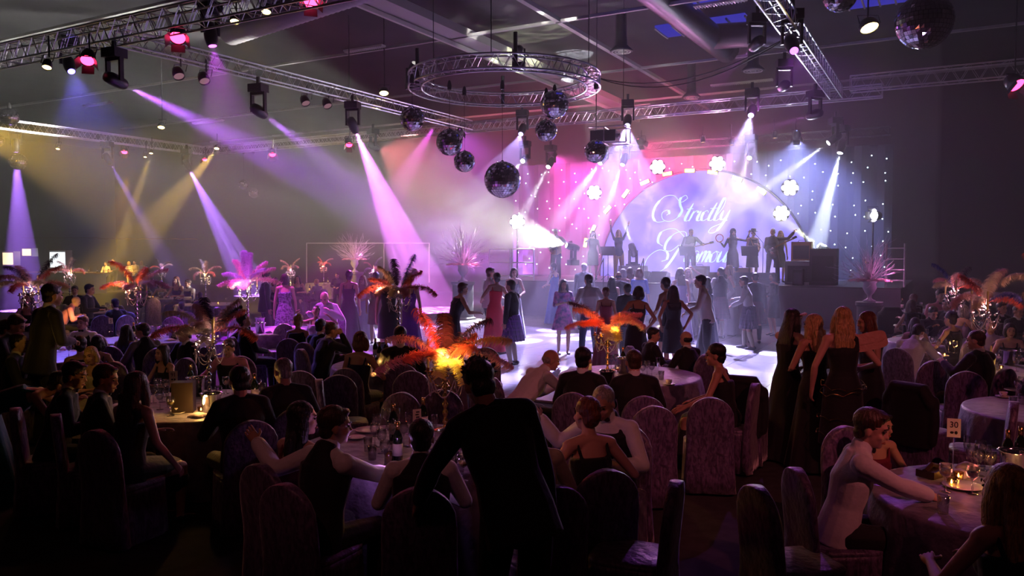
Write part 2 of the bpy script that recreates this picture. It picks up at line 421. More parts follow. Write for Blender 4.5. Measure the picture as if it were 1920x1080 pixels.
truss(-2.6, 24.2, 7.6, 24.2, 7.0, 'truss running right from the stage corner into the dark', .4)
truss(-14.5, 33.5, -2.2, 33.5, 6.9, 'rear stage truss above the star cloth', .3, m=M_steel)
# ring truss
RC = hall(-10.6, 18.7, 6.85); RR = 2.55
b = MB()
for r_, z in ((RR, .17), (RR, -.17), (RR - .34, .17), (RR - .34, -.17)):
    b.tube([(r_ * cos(2 * pi * i / 64), r_ * sin(2 * pi * i / 64), z) for i in range(64)], .026, 6, close=True)
for i in range(40):
    a0, a1, am = 2 * pi * i / 40, 2 * pi * (i + 1) / 40, 2 * pi * (i + .5) / 40
    for r_ in (RR, RR - .34):
        b.tube([(r_ * cos(a0), r_ * sin(a0), -.17), (r_ * cos(am), r_ * sin(am), .17), (r_ * cos(a1), r_ * sin(a1), -.17)], .012, 3, cap=False)
    for z in (-.17, .17):
        b.tube([(RR * cos(a0), RR * sin(a0), z), ((RR - .34) * cos(am), (RR - .34) * sin(am), z), (RR * cos(a1), RR * sin(a1), z)], .011, 3, cap=False)
ring = b.obj('ring_truss', M_alu, loc=RC); tag(ring, 'circular silver truss hanging over the dance floor with mirror balls', 'truss')
for a_ in (.4, 2.5, 4.6):
    b = MB(); b.tube([(RR * cos(a_), RR * sin(a_), .17), (RR * cos(a_), RR * sin(a_), 3.1)], .012, 4); b.obj('chain', M_steel, ring)
for a_ in (-1.45, 1.6, 3.5):
    b = MB(); b.box((2.38 * cos(a_), 2.38 * sin(a_), 0), (.1, .1, .4)); b.tube([(2.38 * cos(a_), 2.38 * sin(a_), .2), (2.38 * cos(a_), 2.38 * sin(a_), .7)], .05, 8); b.obj('bracket', M_black, ring)
# ---------------------------------------------------------------- fixtures
M_lampbody = mat('lamp body black', (.015, .015, .016), .4)
def look(frm, to): return (V(to) - V(frm)).to_track_quat('-Z', 'Y').to_euler()
def moving_head(lens, target, col, power, ang, label, gobo='rays', gs=7, blend=.25, floor=False, lens_e=30, s=1, beams=None, size=.04):
    """lens position in the world; the head points at target; yoke and base above (or below)"""
    lens = V(lens); d = (V(target) - lens).normalized(); piv = lens - d * .28 * s; up = -1 if floor else 1
    t = thing('moving_head_light', label, 'stage light', piv + V((0, 0, up * .5 * s)), atan2(-d.x, d.y))
    hq = d.to_track_quat('-Z', 'Y').to_matrix().to_4x4(); hq = Matrix.Translation(piv) @ hq
    T = Matrix.Translation(t.location) @ Matrix.Rotation(t.rotation_euler[2], 4, 'Z')
    b = MB(); b.lathe([(.02, .24), (.11, .22), (.14, .1), (.14, -.1), (.12, -.24), (.1, -.28)], 14)
    b.v = [tuple(V(p) * s) for p in b.v]
    h = b.obj('head', M_lampbody, t, True, mw=T.inverted() @ hq)
    b = MB(); b.lathe([(.001, -.285), (.06, -.285), (.085, -.282)], 14, cap=False); b.v = [tuple(V(p) * s) for p in b.v]
    b.obj('lens', emat('lens %.2f %.2f %.2f %g' % (*col, lens_e), col, lens_e), h)
    b = MB()
    for x in (-1, 1): b.box((x * .19 * s, 0, -up * .27 * s), (.05 * s, .1 * s, .5 * s))
    b.box((0, 0, -up * .06 * s), (.42 * s, .12 * s, .07 * s)); b.obj('yoke', M_lampbody, t)
    b = MB(); b.box((0, 0, up * .07 * s), (.4 * s, .34 * s, .2 * s)); b.box((.1, -.175, up * .07), (.06, .01, .03)); b.obj('base', M_lampbody, t)
    if not floor:
        b = MB(); b.box((0, 0, .26 * s), (.08, .06, .22)); b.obj('clamp', M_steel, t)
    if power: spot(lens + d * .02, target, col, power, ang, blend, size, gobo, gs)
    return t
def par_can(lens, target, col, es, label, r=.11, power=0, ang=30, barn=True, L=.32, gobo=None, hang=.55):
    lens = V(lens); d = (V(target) - lens).normalized()
    t = thing('par_lamp', label, 'stage light', lens - d * .05)
    q = d.to_track_quat('-Z', 'Y').to_matrix().to_4x4()
    b = MB(); b.lathe([(.03, L), (r * .8, L * .9), (r, L * .5), (r, 0), (r * .92, 0), (r * .9, .03)], 14, cap=False); b.obj('can', M_lampbody, t, True, mw=q)
    b = MB(); b.lathe([(.001, .03), (r * .9, .03)], 14, cap=False); b.obj('lens', emat('par %.2f %.2f %.2f %g' % (*col, es), col, es), t, mw=q)
    b = MB(); b.tube([(-r - .02, 0, .1), (-r - .02, 0, .1 + .0), (-r - .02, .0, .12), (-r - .02, .1, .3), (r + .02, .1, .3), (r + .02, 0, .12)], .012, 4); b.obj('yoke', M_steel, t)
    if hang: MB().tube([(0, .1, .25), (0, .1, hang)], .018, 5).obj('hanger', M_steel, t)
    if barn:
        b = MB()
        for k in range(4):
            a = k * pi / 2; rot = Matrix.Rotation(a, 3, 'Z') @ Matrix.Rotation(.5, 3, 'X')
            b.box(Matrix.Rotation(a, 3, 'Z') @ V((0, r * 1.15, -.08)), (r * 1.6, .006, .17), rot)
        b.obj('barn_doors', M_lampbody, t, mw=q)
    if power: spot(lens + d * .02, target, col, power, ang, .6, .06, gobo)
    return t
VIO = (.42, .16, 1.0); MAG = (.85, .18, 1.0); RED = (1, .03, .12); YEL = (1, .62, .10); WHT = (.9, .92, 1); WARM = (1, .85, .45); BLUW = (.7, .8, 1)
# --- violet moving heads of the left half
moving_head(at_t(235, 160, 17.6), at_t(760, 420, 29), (.5, .12, 1), 14000, 10, 'moving head hung under the bright truss start, violet beam to the right')
moving_head(at_t(497, 217, 20.8), at_t(720, 380, 27), (.5, .15, .9), 6000, 12, 'dark moving head under the middle of the bright truss, pointing down right')
moving_head(at_t(667, 247, 24), at_t(752, 450, 28), MAG, 36000, 15, 'moving head under the bright truss end throwing a magenta cone', gs=9)
moving_head(at_t(355, 317, 36), at_t(440, 480, 40), VIO, 26000, 14, 'moving head on the far left truss with a broad violet cone', gs=9)
moving_head(at_t(207, 307, 33), at_t(290, 450, 36), VIO, 6000, 9, 'moving head left of the broad violet cone with a faint beam')
moving_head(at_t(30, 285, 30.5), at_t(38, 440, 31), VIO, 12000, 17, 'moving head at the left edge shining a violet cone straight down', gs=10)
# --- white beams over the stage
zz = 27.5
moving_head(at_t(980, 302, 31), at_t(890, 400, 27), WHT, 3500, 8, 'leftmost moving head above the stage, white beam falling left', gs=12)
moving_head(at_t(1028, 313, 31.5), at_t(955, 450, 29), WHT, 1800, 9, 'second moving head above stage left with a white beam')
moving_head(at_t(1125, 306, 31), at_t(1050, 405, 29), WHT, 1800, 12, 'white-beamed moving head left of the pink floodlights')
moving_head(at_t(1167, 309, 31), at_t(1135, 395, 30), WHT, 2200, 11, 'white-beamed moving head above the singer with raised arms')
moving_head(at_t(1405, 296, 29.5), at_t(1370, 380, 28), WARM, 1800, 9, 'small moving head over the right of the screen, warm beam')
moving_head(at_t(1553, 268, 27), at_t(1440, 350, 27), WHT, 4500, 8, 'upper of the two right moving heads, beam falling left')
moving_head(at_t(1575, 287, 27), at_t(1520, 500, 26), BLUW, 7000, 12, 'brightest moving head at the right end of the stage, beam down left', gs=12)
# --- on the stage floor
moving_head(at_t(1062, 460, 29.5), at_t(600, 330, 27), (1, .97, .88), 26000, 44, 'floor moving head behind the guitarist fanning rays to the left', floor=True, gs=5, lens_e=60)
PLM_ = moving_head(at_t(1183, 457, 29), at_t(1135, 300, 30), WHT, 1500, 12, 'black moving head standing on a cloth covered plinth', floor=True, gs=10, lens_e=50)
moving_head(at_t(1535, 460, 26.3), at_t(1440, 395, 26.6), (.95, 1, .6), 1500, 15, 'floor moving head by the amplifiers throwing a yellow-white beam left', floor=True)
# --- wash that lights the dance floor (lamps on the trusses)
moving_head(hall(-9.5, 25.0, 6.5), hall(-7.5, 18.5, 0), (.5, .42, 1), 44000, 40, 'hanging moving head above the stage front left of centre', gobo='dots', gs=13, lens_e=8)
moving_head(hall(-5.5, 25.0, 6.5), hall(-4.9, 17.0, 0), (.55, .48, 1), 54000, 24, 'hanging moving head above the stage front right of centre', gobo='dots', gs=12, lens_e=8)
moving_head(hall(-13.5, 25.0, 6.5), hall(-12, 18.5, 0), (.5, .36, 1), 17000, 40, 'hanging moving head above the stage front at the left', gobo='dots', gs=12, lens_e=8)
# purple-blue backlights over the tables at left (from the corner trusses)
moving_head(at_t(1410, 90, 19.5), at_t(1340, 160, 22), MAG, 500, 10, 'black moving head hung from the steep right truss, upper one', lens_e=2)
moving_head(at_t(1465, 165, 21.5), at_t(1440, 185, 23), MAG, 300, 10, 'black moving head hung from the steep right truss, lower one', lens_e=2)
moving_head(at_t(1515, 218, 23.4), at_t(1440, 240, 25), MAG, 600, 10, 'black moving head under the stage corner of the trusses', lens_e=2)
# --- blinders: clusters of lamps
def blinder(px, py, t, col, power, label, es=45):
    c = at_t(px, py, t); o = thing('floodlight', label, 'stage light', c); f = (V((0, 0, 2)) - c).normalized(); q = f.to_track_quat('-Z', 'Y').to_matrix().to_4x4()
    b = MB(); b.lathe([(.05, .3), (.26, .2), (.3, 0)], 14); b.obj('housing', M_lampbody, o, True, mw=q)
    me = None
    for k in range(7):
        a = k * pi / 3; x, y = (0, 0) if k == 6 else (.19 * cos(a), .19 * sin(a))
        if me is None:
            b = MB(); b.ball((0, 0, 0), (.095, .095, .04), 10, 5); me = b.mesh('bulb', emat('flood %.2f %.2f %.2f' % col, tuple(.4 + .6 * x for x in col), es))
        mobj('bulb', me, o, mw=q @ Matrix.Translation((x, y, -.02)))
    spot(c + f * .08, c + f, col, power, 120, 1, .2)
PKW = (1, .30, .85)
blinder(1233, 313, 30.5, PKW, 520, 'pink-white floodlight above the left of the screen')
blinder(1345, 307, 29.5, PKW, 520, 'pink-white floodlight above the middle of the screen')
blinder(1481, 352, 28, (.85, .8, 1), 380, 'large white floodlight right of the screen top')
blinder(1114, 361, 31, PKW, 520, 'pink-white floodlight left of the screen')
blinder(1465, 400, 29, (.95, .9, 1), 380, 'white floodlight behind the right edge of the screen')
blinder(970, 416, 30, (.85, .8, 1), 200, 'round white floodlight on a tall stand at stage left')
b = MB(); c = at_t(970, 416, 30); b.tube([(c.x, c.y + .15, SZ), (c.x, c.y + .15, c.z - .15)], .03); tag(b.obj('lamp_stand', M_steel), 'tall thin stand under the round floodlight at stage left', 'stand')
c = at_t(1637, 404, 26.5); par_can(c, c + V((-.9, -.6, 0)), (.8, .8, 1), 40, 'narrow white floodlight on a stand right of the star cloth', r=.16, hang=0)
b = MB(); b.tube([(c.x + .05, c.y + .1, SZ), (c.x + .05, c.y + .1, c.z - .1)], .03); tag(b.obj('lamp_stand', M_steel), 'tall stand holding the narrow floodlight right of the star cloth', 'stand')
# --- amber bars round the arch
bars = [(1112, 430, 1.1), (1098, 455, 1.4), (1139, 393, .8), (1173, 363, .9), (1209, 342, .35), (1251, 326, .12), (1293, 320, -.02), (1336, 323, -.15), (1382, 335, -.4), (1427, 358, -.65)]
for i, (px, py, a) in enumerate(bars):
    c = at_t(px, py, at_z(px, 600, 0).y * 0 + 33.6 - (px - 1100) / 370 * 4.6)
    col = (1, .45, .04) if px < 1280 else ((1, .62, .05) if px < 1370 else (1, .95, .1))
    o = thing('lamp_bar', None, 'stage light', c, HROT); later(o, 'short amber lamp bar', 'along the rim of the half-round screen', 'stage light', 'amber lamp bars round the screen')
    b = MB(); b.box((0, .05, 0), (.42, .1, .16), Matrix.Rotation(-a, 3, 'Y')); b.obj('housing', M_lampbody, o)
    b = MB(); b.box((0, -.01, 0), (.36, .04, .12), Matrix.Rotation(-a, 3, 'Y')); b.obj('bulb_strip', emat('amber bar %.2f' % col[1], col, 22), o)
for px, py, t, col, pw in ((1200, 335, 31, (1, .08, .38), 900), (1300, 312, 30.5, (1, .08, .22), 900), (1440, 350, 28.6, (1, .9, .2), 260), (1120, 400, 31, (1, .12, .6), 700)):
    c = at_t(px, py, t); spot(c, c + V((-.2, .9, .3)), col, pw, 130, 1, .2)  # added coloured spots without fixtures, tinting the star cloth and stage haze
par_can(hall(-15.8, 24.6, 6.6), hall(-21, 33, 3), (.55, .08, .8), 10, 'added violet wash lamp at the end of the bright truss', .13, 5000, 75, hang=.5)  # wash lamps added here and below to tint haze and star cloth
par_can(hall(-14.5, 29.5, 6.3), hall(-13.6, 32.5, 3.6), (1, .08, .55), 20, 'added magenta wash lamp hung at the left over the star cloth', .14, 3600, 100, hang=.7)
par_can(hall(-10.6, 29.5, 6.5), hall(-10.2, 32.5, 5.2), (1, .06, .22), 20, 'added red wash lamp hung over the top of the screen', .14, 2600, 90, hang=.5)
par_can(hall(-4.9, 29.5, 6.3), hall(-5.4, 32.5, 3.6), (.35, .4, 1), 20, 'added blue wash lamp hung at the right over the star cloth', .14, 2600, 90, hang=.7)
# --- red and yellow cans in the roof
n_red = [(583, 6, 16.5, .17), (333, 74, 16.6, .17), (163, 117, 17, .15), (655, 274, 26, .12), (511, 292, 30, .13), (233, 287, 34, .13), (384, 301, 36, .12), (1910, 163, 19, .2)]
lab_r = ['red barn-door lamp at the top edge of the near truss', 'red barn-door lamp hung under the near truss', 'red barn-door lamp left of the bright truss start', 'red lamp beside the magenta beam head',
         'red lamp under the far left truss, right of the corner', 'small red lamp under the distant left truss', 'small orange-red lamp under the far corner of the trusses', 'wide red floodlight at the right edge of the hall']
for (px, py, t, r), lb in zip(n_red, lab_r):
    c = at_t(px, py, t); par_can(c, c + V((.3, -.9, -1.0)), RED, 9, lb, r, 60, 70, hang=9.95 - c.z if px in (583, 655, 1910) else .6)
n_yel = [(440, 45, 16.3, .1), (499, 27, 16.3, .1), (87, 131, 17, .1), (302, 242, 27, .12), (108, 282, 32, .08), (283, 290, 34, .08), (272, 297, 34, .07), (406, 281, 36, .12), (720, 178, 26, .16), (1632, 57, 17, .2)]
lab_y = ['yellow spot lamp under the near truss, left of a pair', 'yellow spot lamp under the near truss, right of a pair', 'yellow spot lamp shining straight down at the upper left', 'yellow ceiling lamp between the left trusses',
         'tiny yellow lamp low at the far left', 'right one of two tiny yellow lamps under the distant truss', 'left one of two tiny yellow lamps under the distant truss', 'yellow lamp at the far truss corner', 'round yellow ceiling lamp left of the ring truss', 'bright yellow ceiling lamp beside the big mirror ball']
for (px, py, t, r), lb in zip(n_yel, lab_y):
    c = at_t(px, py, t); par_can(c, c + V((.1, -.5, -1.0)), (1, .72, .22), 12, lb, r, 25, 70, barn=False, L=.2, hang=9.95 - c.z if px in (302, 720, 1632, 440, 499) else .7)
spot(at_t(87, 135, 17), at_t(84, 420, 17.4), YEL, 4000, 8, .4, .05)
spot(at_t(404, 284, 36), at_t(330, 370, 33), YEL, 3500, 14, .4, .05)
spot(at_t(281, 292, 34), at_t(262, 350, 33), YEL, 4000, 8, .4, .05)
spot(at_t(440, 45, 16.3), at_t(500, 130, 18), YEL, 500, 7, .4, .05)
spot(at_t(499, 27, 16.3), at_t(440, 130, 18), YEL, 500, 7, .4, .05)
# unseen amber fill lamp added outside the left edge to colour the left
c = at_t(-70, 235, 24); par_can(c, at_t(350, 380, 30), YEL, 20, 'unseen amber fill lamp added beyond the left edge', .2, 11000, 52)
# amber wash over the bar
spot(at_t(240, 330, 44), at_t(200, 500, 46), (1, .5, .08), 7000, 34, .7, .1)
# wash heads added on the left trusses to colour tables and drapes
moving_head(hall(-14.0, 12.0, 6.75), hall(-12.6, 12.0, .8), (.75, .08, 1), 2600, 44, 'added wash head on the second near truss right of the bright truss start', gobo=None, lens_e=6)
moving_head(hall(-19.0, 12.0, 6.75), hall(-13.8, 10.2, .8), (.18, .14, 1), 3000, 44, 'added wash head on the second near truss left of the bright truss start', gobo=None, lens_e=6)
moving_head(hall(-20, 25.2, 6.4), hall(-16, 36, 3), (1, .20, .22), 3200, 95, 'added wash head under the long truss lighting the far drapes', gobo=None, lens_e=6)
moving_head(hall(-2.9, 17, 6.4), hall(-.5, 11.5, .8), (.6, .12, 1), 380, 60, 'moving head under the steep truss washing the right tables violet', gobo=None, lens_e=4)
# unseen red key lamps added overhead, low level, to light the nearest guests
par_can((-2.2, 1.0, 5.6), (-1.0, 5.7, .9), (1, .26, .26), 8, 'unseen red key lamp above the nearest middle table', .12, 46, 22)
par_can((4.2, 1.0, 5.6), (3.4, 7.2, 1), (1, .2, .22), 8, 'unseen red key lamp above the near right tables', .17, 330, 46)
par_can((-1.0, 1.2, 5.6), (.9, 8.2, 1), (1, .24, .24), 8, 'unseen red key lamp above the near middle tables', .17, 130, 38)
par_can((-14, 7, 6.5), (-9, 12, 1), (1, .22, .1), 8, 'unseen red key lamp above the left tables', .17, 12, 44)
# ---------------------------------------------------------------- people
def remesh(mb, voxel, sm=4, name='m'):
    me = mb.mesh(name, []); o = bpy.data.objects.new('tmp', me); C.objects.link(o)
    md = o.modifiers.new('r', 'REMESH'); md.mode = 'VOXEL'; md.voxel_size = voxel
    if sm: s = o.modifiers.new('s', 'SMOOTH'); s.factor = .5; s.iterations = sm
    dg = bpy.context.evaluated_depsgraph_get(); e = o.evaluated_get(dg); m2 = bpy.data.meshes.new_from_object(e)
    vs = [tuple(v.co) for v in m2.vertices]; fs = [tuple(p.vertices) for p in m2.polygons]
    bpy.data.objects.remove(o); bpy.data.meshes.remove(me); bpy.data.meshes.remove(m2)
    r = MB(); r.add(vs, fs); return r
def rtube(b, pts, rad, n=10, ref=None):
    """tube with rounded ends"""
    pts = [V(p) for p in pts]; rad = [r if hasattr(r, '__len__') else (r, r) for r in rad]
    a = (pts[0] - pts[1]).normalized(); c = (pts[-1] - pts[-2]).normalized(); r0 = min(rad[0]); r1 = min(rad[-1])
    P = [pts[0] + a * r0 * .95, pts[0] + a * r0 * .6] + pts + [pts[-1] + c * r1 * .6, pts[-1] + c * r1 * .95]
    Q = [tuple(x * .3 for x in rad[0]), tuple(x * .8 for x in rad[0])] + rad + [tuple(x * .8 for x in rad[-1]), tuple(x * .3 for x in rad[-1])]
    b.tube(P, Q, n, ref=ref)
def ik(a, t, l1, l2, pole):
    a = V(a); t = V(t); d = t - a; L = min(d.length, (l1 + l2) * .995)
    if d.length < 1e-6: d = V((0, 0, -1))
    d.normalize(); x = (l1 * l1 - l2 * l2 + L * L) / (2 * L); h = sqrt(max(l1 * l1 - x * x, 0))
    p = V(pole); p = p - d * p.dot(d); p.normalize()
    return a + d * x + p * h, a + d * L
X_, Y_, Z_ = V((1, 0, 0)), V((0, 1, 0)), V((0, 0, 1))
def skel(P, fem):
    s = {}; seated = P.get('sit', False)
    pel = V(P.get('pel', (0, 0, .56 if seated else .95))); lean, side, tw = (radians(P.get(k, 0)) for k in ('lean', 'side', 'twist'))
    M = Matrix.Rotation(tw * .5, 3, 'Z') @ Matrix.Rotation(side, 3, 'Y') @ Matrix.Rotation(-lean, 3, 'X')
    T = M @ Z_; RR_ = M @ Matrix.Rotation(tw * .5, 3, 'Z') @ X_; Fw = T.cross(RR_) * 1
    sh = pel + T * .49; nk = pel + T * .545 + Fw * .005
    hy, hp, hr = (radians(a) for a in P.get('head', (0, 0, 0)))
    Hm = Matrix.Rotation(tw * .7 + hy, 3, 'Z') @ Matrix.Rotation(side * .5 + hr, 3, 'Y') @ Matrix.Rotation(-lean * .45 - hp, 3, 'X')
    Hz = Hm @ Z_; Hy = Hm @ Y_; Hx = Hm @ X_
    hc = nk + (T * .5 + Hz * .5).normalized() * .135 + Hy * .025
    s.update(pel=pel, T=T, R=RR_, F=Fw, sh=sh, nk=nk, Hm=Hm, hc=hc, Hz=Hz, Hy=Hy, Hx=Hx, fem=fem)
    w_ = .155 if fem else .18
    for k, sg in (('R', 1), ('L', -1)):
        S = sh + RR_ * sg * w_ - T * .02; tgt = V(P.get(k, (sg * .24, .06, pel.z - .12)))
        pole = V(P.get('p' + k, (sg * .7, -.5, -.6)))
        e, h = ik(S, tgt, .285, .255, pole); s['S' + k] = S; s['E' + k] = e; s['W' + k] = h
        hp_ = pel + V((sg * (.09), 0, -.03)); ft = V(P.get('f' + k, (sg * .11, .44 if seated else 0, 0)))
        kn, an = ik(hp_, ft + V((0, 0, .085)), .43, .42, V(P.get('k' + k, (sg * .15, 1, .3 if seated else 0))))
        s['H' + k] = hp_; s['K' + k] = kn; s['A' + k] = an
    s['curl'] = P.get('curl', .5); s['td'] = V(P.get('toe', (0, 1, 0)))
    return s
def hand(b, w, d, n, curl, sg, det=5):
    d = d.normalized(); n = (n - d * n.dot(d)).normalized(); l = d.cross(n).normalized() * sg
    base = w + d * .085
    for i, (off, ln) in enumerate(((.028, .068), (.010, .076), (-.009, .071), (-.027, .055))):
        p = base + l * off; pts = [p - d * .03, p]; a = 0
        for j, f in enumerate((.42, .32, .26)):
            a += curl * (.5 + .25 * i * .4) * (1 if j else .7)
            pts.append(pts[-1] + (d * cos(a) + n * sin(a) + l * off * .6).normalized() * ln * f)
        b.tube(pts, [.009, .0092, .0088, .008, .0055], det)
    p = w + d * .03 + l * .028; q = (d * .6 + l * .75 + n * .35).normalized()
    b.tube([p - d * .015 - l * .01, p, p + q * .034, p + (q + d * .5).normalized() * .062], [.012, .0125, .0105, .006], det)
def body_mesh(s, vox):
    fem = s['fem']; b = MB(); T, RR_, F, pel = s['T'], s['R'], s['F'], s['pel']
    wa, ch = (.115, .140) if fem else (.14, .165)
    rtube(b, [pel + T * h for h in (-.09, 0, .17, .34, .45)], [(.13, .10), (.165, .115), (wa, .09), (ch, .11), (ch * .8, .075)], 14, RR_)
    rtube(b, [s['SL'] + T * .01, s['sh'] + T * .025, s['SR'] + T * .01], [.05, .055, .05])
    nr = .047 if fem else .058
    rtube(b, [s['nk'] - T * .03, s['nk'] + T * .04, s['hc'] - s['Hz'] * .04 - s['Hy'] * .012], [nr * 1.15, nr, nr], 10)
    hc, Hx, Hy, Hz, Hm = s['hc'], s['Hx'], s['Hy'], s['Hz'], s['Hm']; k = .96 if fem else 1
    b.ball(hc + Hz * .03 - Hy * .008, (.076 * k, .096 * k, .092 * k), 16, 12, Hm)
    b.ball(hc - Hz * .035 + Hy * .03, (.058 * k, .066 * k, .08 * k), 14, 10, Hm)
    b.ball(hc - Hz * .088 + Hy * .065, (.026, .024, .022), 8, 6, Hm)
    b.ball(hc + Hy * .098 - Hz * .022, (.015, .020, .014), 8, 6, Hm); b.ball(hc + Hy * .092 - Hz * .002, (.010, .014, .032), 8, 6, Hm)
    b.ball(hc + Hy * .078 + Hz * .032, (.05, .018, .012), 8, 6, Hm)
    for g in (-1, 1):
        b.ball(hc + Hx * g * .078 * k - Hy * .005 - Hz * .01, (.011, .02, .032), 8, 6, Hm)
        b.ball(hc + Hx * g * .038 + Hy * .066 - Hz * .028, (.022, .02, .022), 8, 6, Hm)
    if fem:
        for g in (-1, 1): b.ball(pel + T * .33 + RR_ * g * .065 + F * .070, (.058, .05, .058), 10, 8)
    for q, sg in (('R', 1), ('L', -1)):
        S, E, W = s['S' + q], s['E' + q], s['W' + q]; f = .86 if fem else 1
        rtube(b, [S, S.lerp(E, .35), E], [.052 * f, .048 * f, .038 * f]); rtube(b, [E, E.lerp(W, .3), W], [.038 * f, .041 * f, .026 * f])
        d = (W - E).normalized(); n = V(s.get('n' + q) or (-sg * .5, .3, -.8)); n = (n - d * n.dot(d)).normalized(); l = d.cross(n)
        rtube(b, [W - d * .01, W + d * .035, W + d * .08], [(.024, .026), (.018, .038), (.014, .040)], 10, n)
        H, K, A = s['H' + q], s['K' + q], s['A' + q]
        rtube(b, [H, H.lerp(K, .5), K], [.088, .074, .054]); rtube(b, [K, K.lerp(A, .3), A], [.052, .054 * (1 if not fem else .95), .034])
        rtube(b, [A - s['td'] * .02 - Z_ * .03, A + s['td'] * .07 - Z_ * .045, A + s['td'] * .15 - Z_ * .06], [.032, (.036, .03), (.038, .02)], 8, X_)
    r = remesh(b, vox, 3, 'person'); 
    for q, sg in (('R', 1), ('L', -1)):
        E, W = s['E' + q], s['W' + q]; hand(r, W, W - E, V(s.get('n' + q) or (-sg * .5, .3, -.8)), s['curl'], sg)
    r.m = 1
    for g in (-1, 1):
        r.ball(hc + Hx * g * .032 * k + Hy * .081 + Hz * .008, (.013, .008, .007), 8, 6, Hm)
        r.tube([hc + Hx * g * x + Hy * y + Hz * z for x, y, z in ((.014, .097, .028), (.032, .095, .036), (.052, .078, .030))], [.003, .0045, .003], 5)
    r.m = 2; r.tube([hc + Hx * x + Hy * y - Hz * .062 for x, y in ((-.026, .083), (0, .096), (.026, .083))], [.003, .008, .003], 6)
    return r
def sleeves(b, s, k, end=1.0, cuff=0):
    f = .88 if s['fem'] else 1
    for q in 'RL':
        S, E, W = s['S' + q], s['E' + q], s['W' + q]; W = E.lerp(W, end)
        rtube(b, [S, S.lerp(E, .4), E], [(.060 + k) * f, (.056 + k) * f, (.047 + k) * f], 12); b.ball(S, (.064 + k) * f, 12, 8)
        rtube(b, [E, E.lerp(W, .4), W], [(.047 + k) * f, (.048 + k + cuff * .5) * f, (.034 + k + cuff) * f], 12)
def torso(b, s, k, lo=-.09, hi=.47, flare=0):
    T, RR_, F, pel = s['T'], s['R'], s['F'], s['pel']; wa, ch = (.118, .142) if s['fem'] else (.15, .172)
    P = [(-.16, .168 + flare, .125 + flare * .6), (-.09, .168 + flare * .6, .122 + flare * .4), (0, .172, .122), (.17, wa, .1), (.34, ch, .12), (.45, ch * .92, .085), (.52, .085, .07)]
    P = [p for p in P if lo - 1e-6 <= p[0] <= hi + .001]
    if P[-1][0] < hi - .01: P.append((hi, ch, .118))
    b.tube([pel + T * (lo - .012)] + [pel + T * h for h, _, _ in P] + [pel + T * (P[-1][0] + .012)], [((P[0][1] + k) * .8, (P[0][2] + k) * .8)] + [(x + k, y + k) for _, x, y in P] + [((P[-1][1] + k) * .8, (P[-1][2] + k) * .8)], 16, ref=RR_)
    if s['fem'] and hi > .3:
        for g in (-1, 1): b.ball(pel + T * .33 + RR_ * g * .065 + F * .070, (.06 + k, .053 + k, .06 + k), 10, 8)
def skirt(b, s, hem, flare, folds=9, amp=.06, k=.012, seated=False):
    pel = s['pel']; n = 40
    if not seated:
        L = pel.z - hem; rings = []; c0 = V((pel.x, pel.y, 0)); fy = (s['AL'] + s['AR']) / 2; 
        for t in (-.12, 0, .08, .2, .4, .6, .8, 1):
            z = pel.z + (-t * L if t > 0 else .10 * (-t / .12)); rx = .175 + k + (flare * max(t, 0) ** 1.1) - (.04 if t < 0 else 0); ry = .128 + k + flare * max(t, 0) - (.02 if t < 0 else 0)
            c = V((pel.x + (fy.x - pel.x) * max(t, 0), pel.y + (fy.y - pel.y) * max(t, 0) * .8, z)); A = amp * max(t, 0)
            rings.append([c + V((rx * (1 + A * sin(folds * 2 * pi * i / n)) * cos(2 * pi * i / n), ry * (1 + A * sin(folds * 2 * pi * i / n)) * sin(2 * pi * i / n), 0)) for i in range(n)])
        b.loft(rings[::-1])
    else:
        K = (s['KR'] + s['KL']) / 2; A = (s['AR'] + s['AL']) / 2; e = K.lerp(A, min(1, max(.05, (K.z - hem) / max(K.z - A.z, .1))))
        rtube(b, [pel - Y_ * .03 - Z_ * .0, pel.lerp(K, .5), K], [(.185 + k, .12), (.19 + k, .10), (.17 + k, .08)], 16, X_)
        rtube(b, [K, K.lerp(e, .5), e], [(.165, .085), (.17 + flare * .4, .10 + flare * .3), (.175 + flare * .7, .11 + flare * .5)], 16, X_)
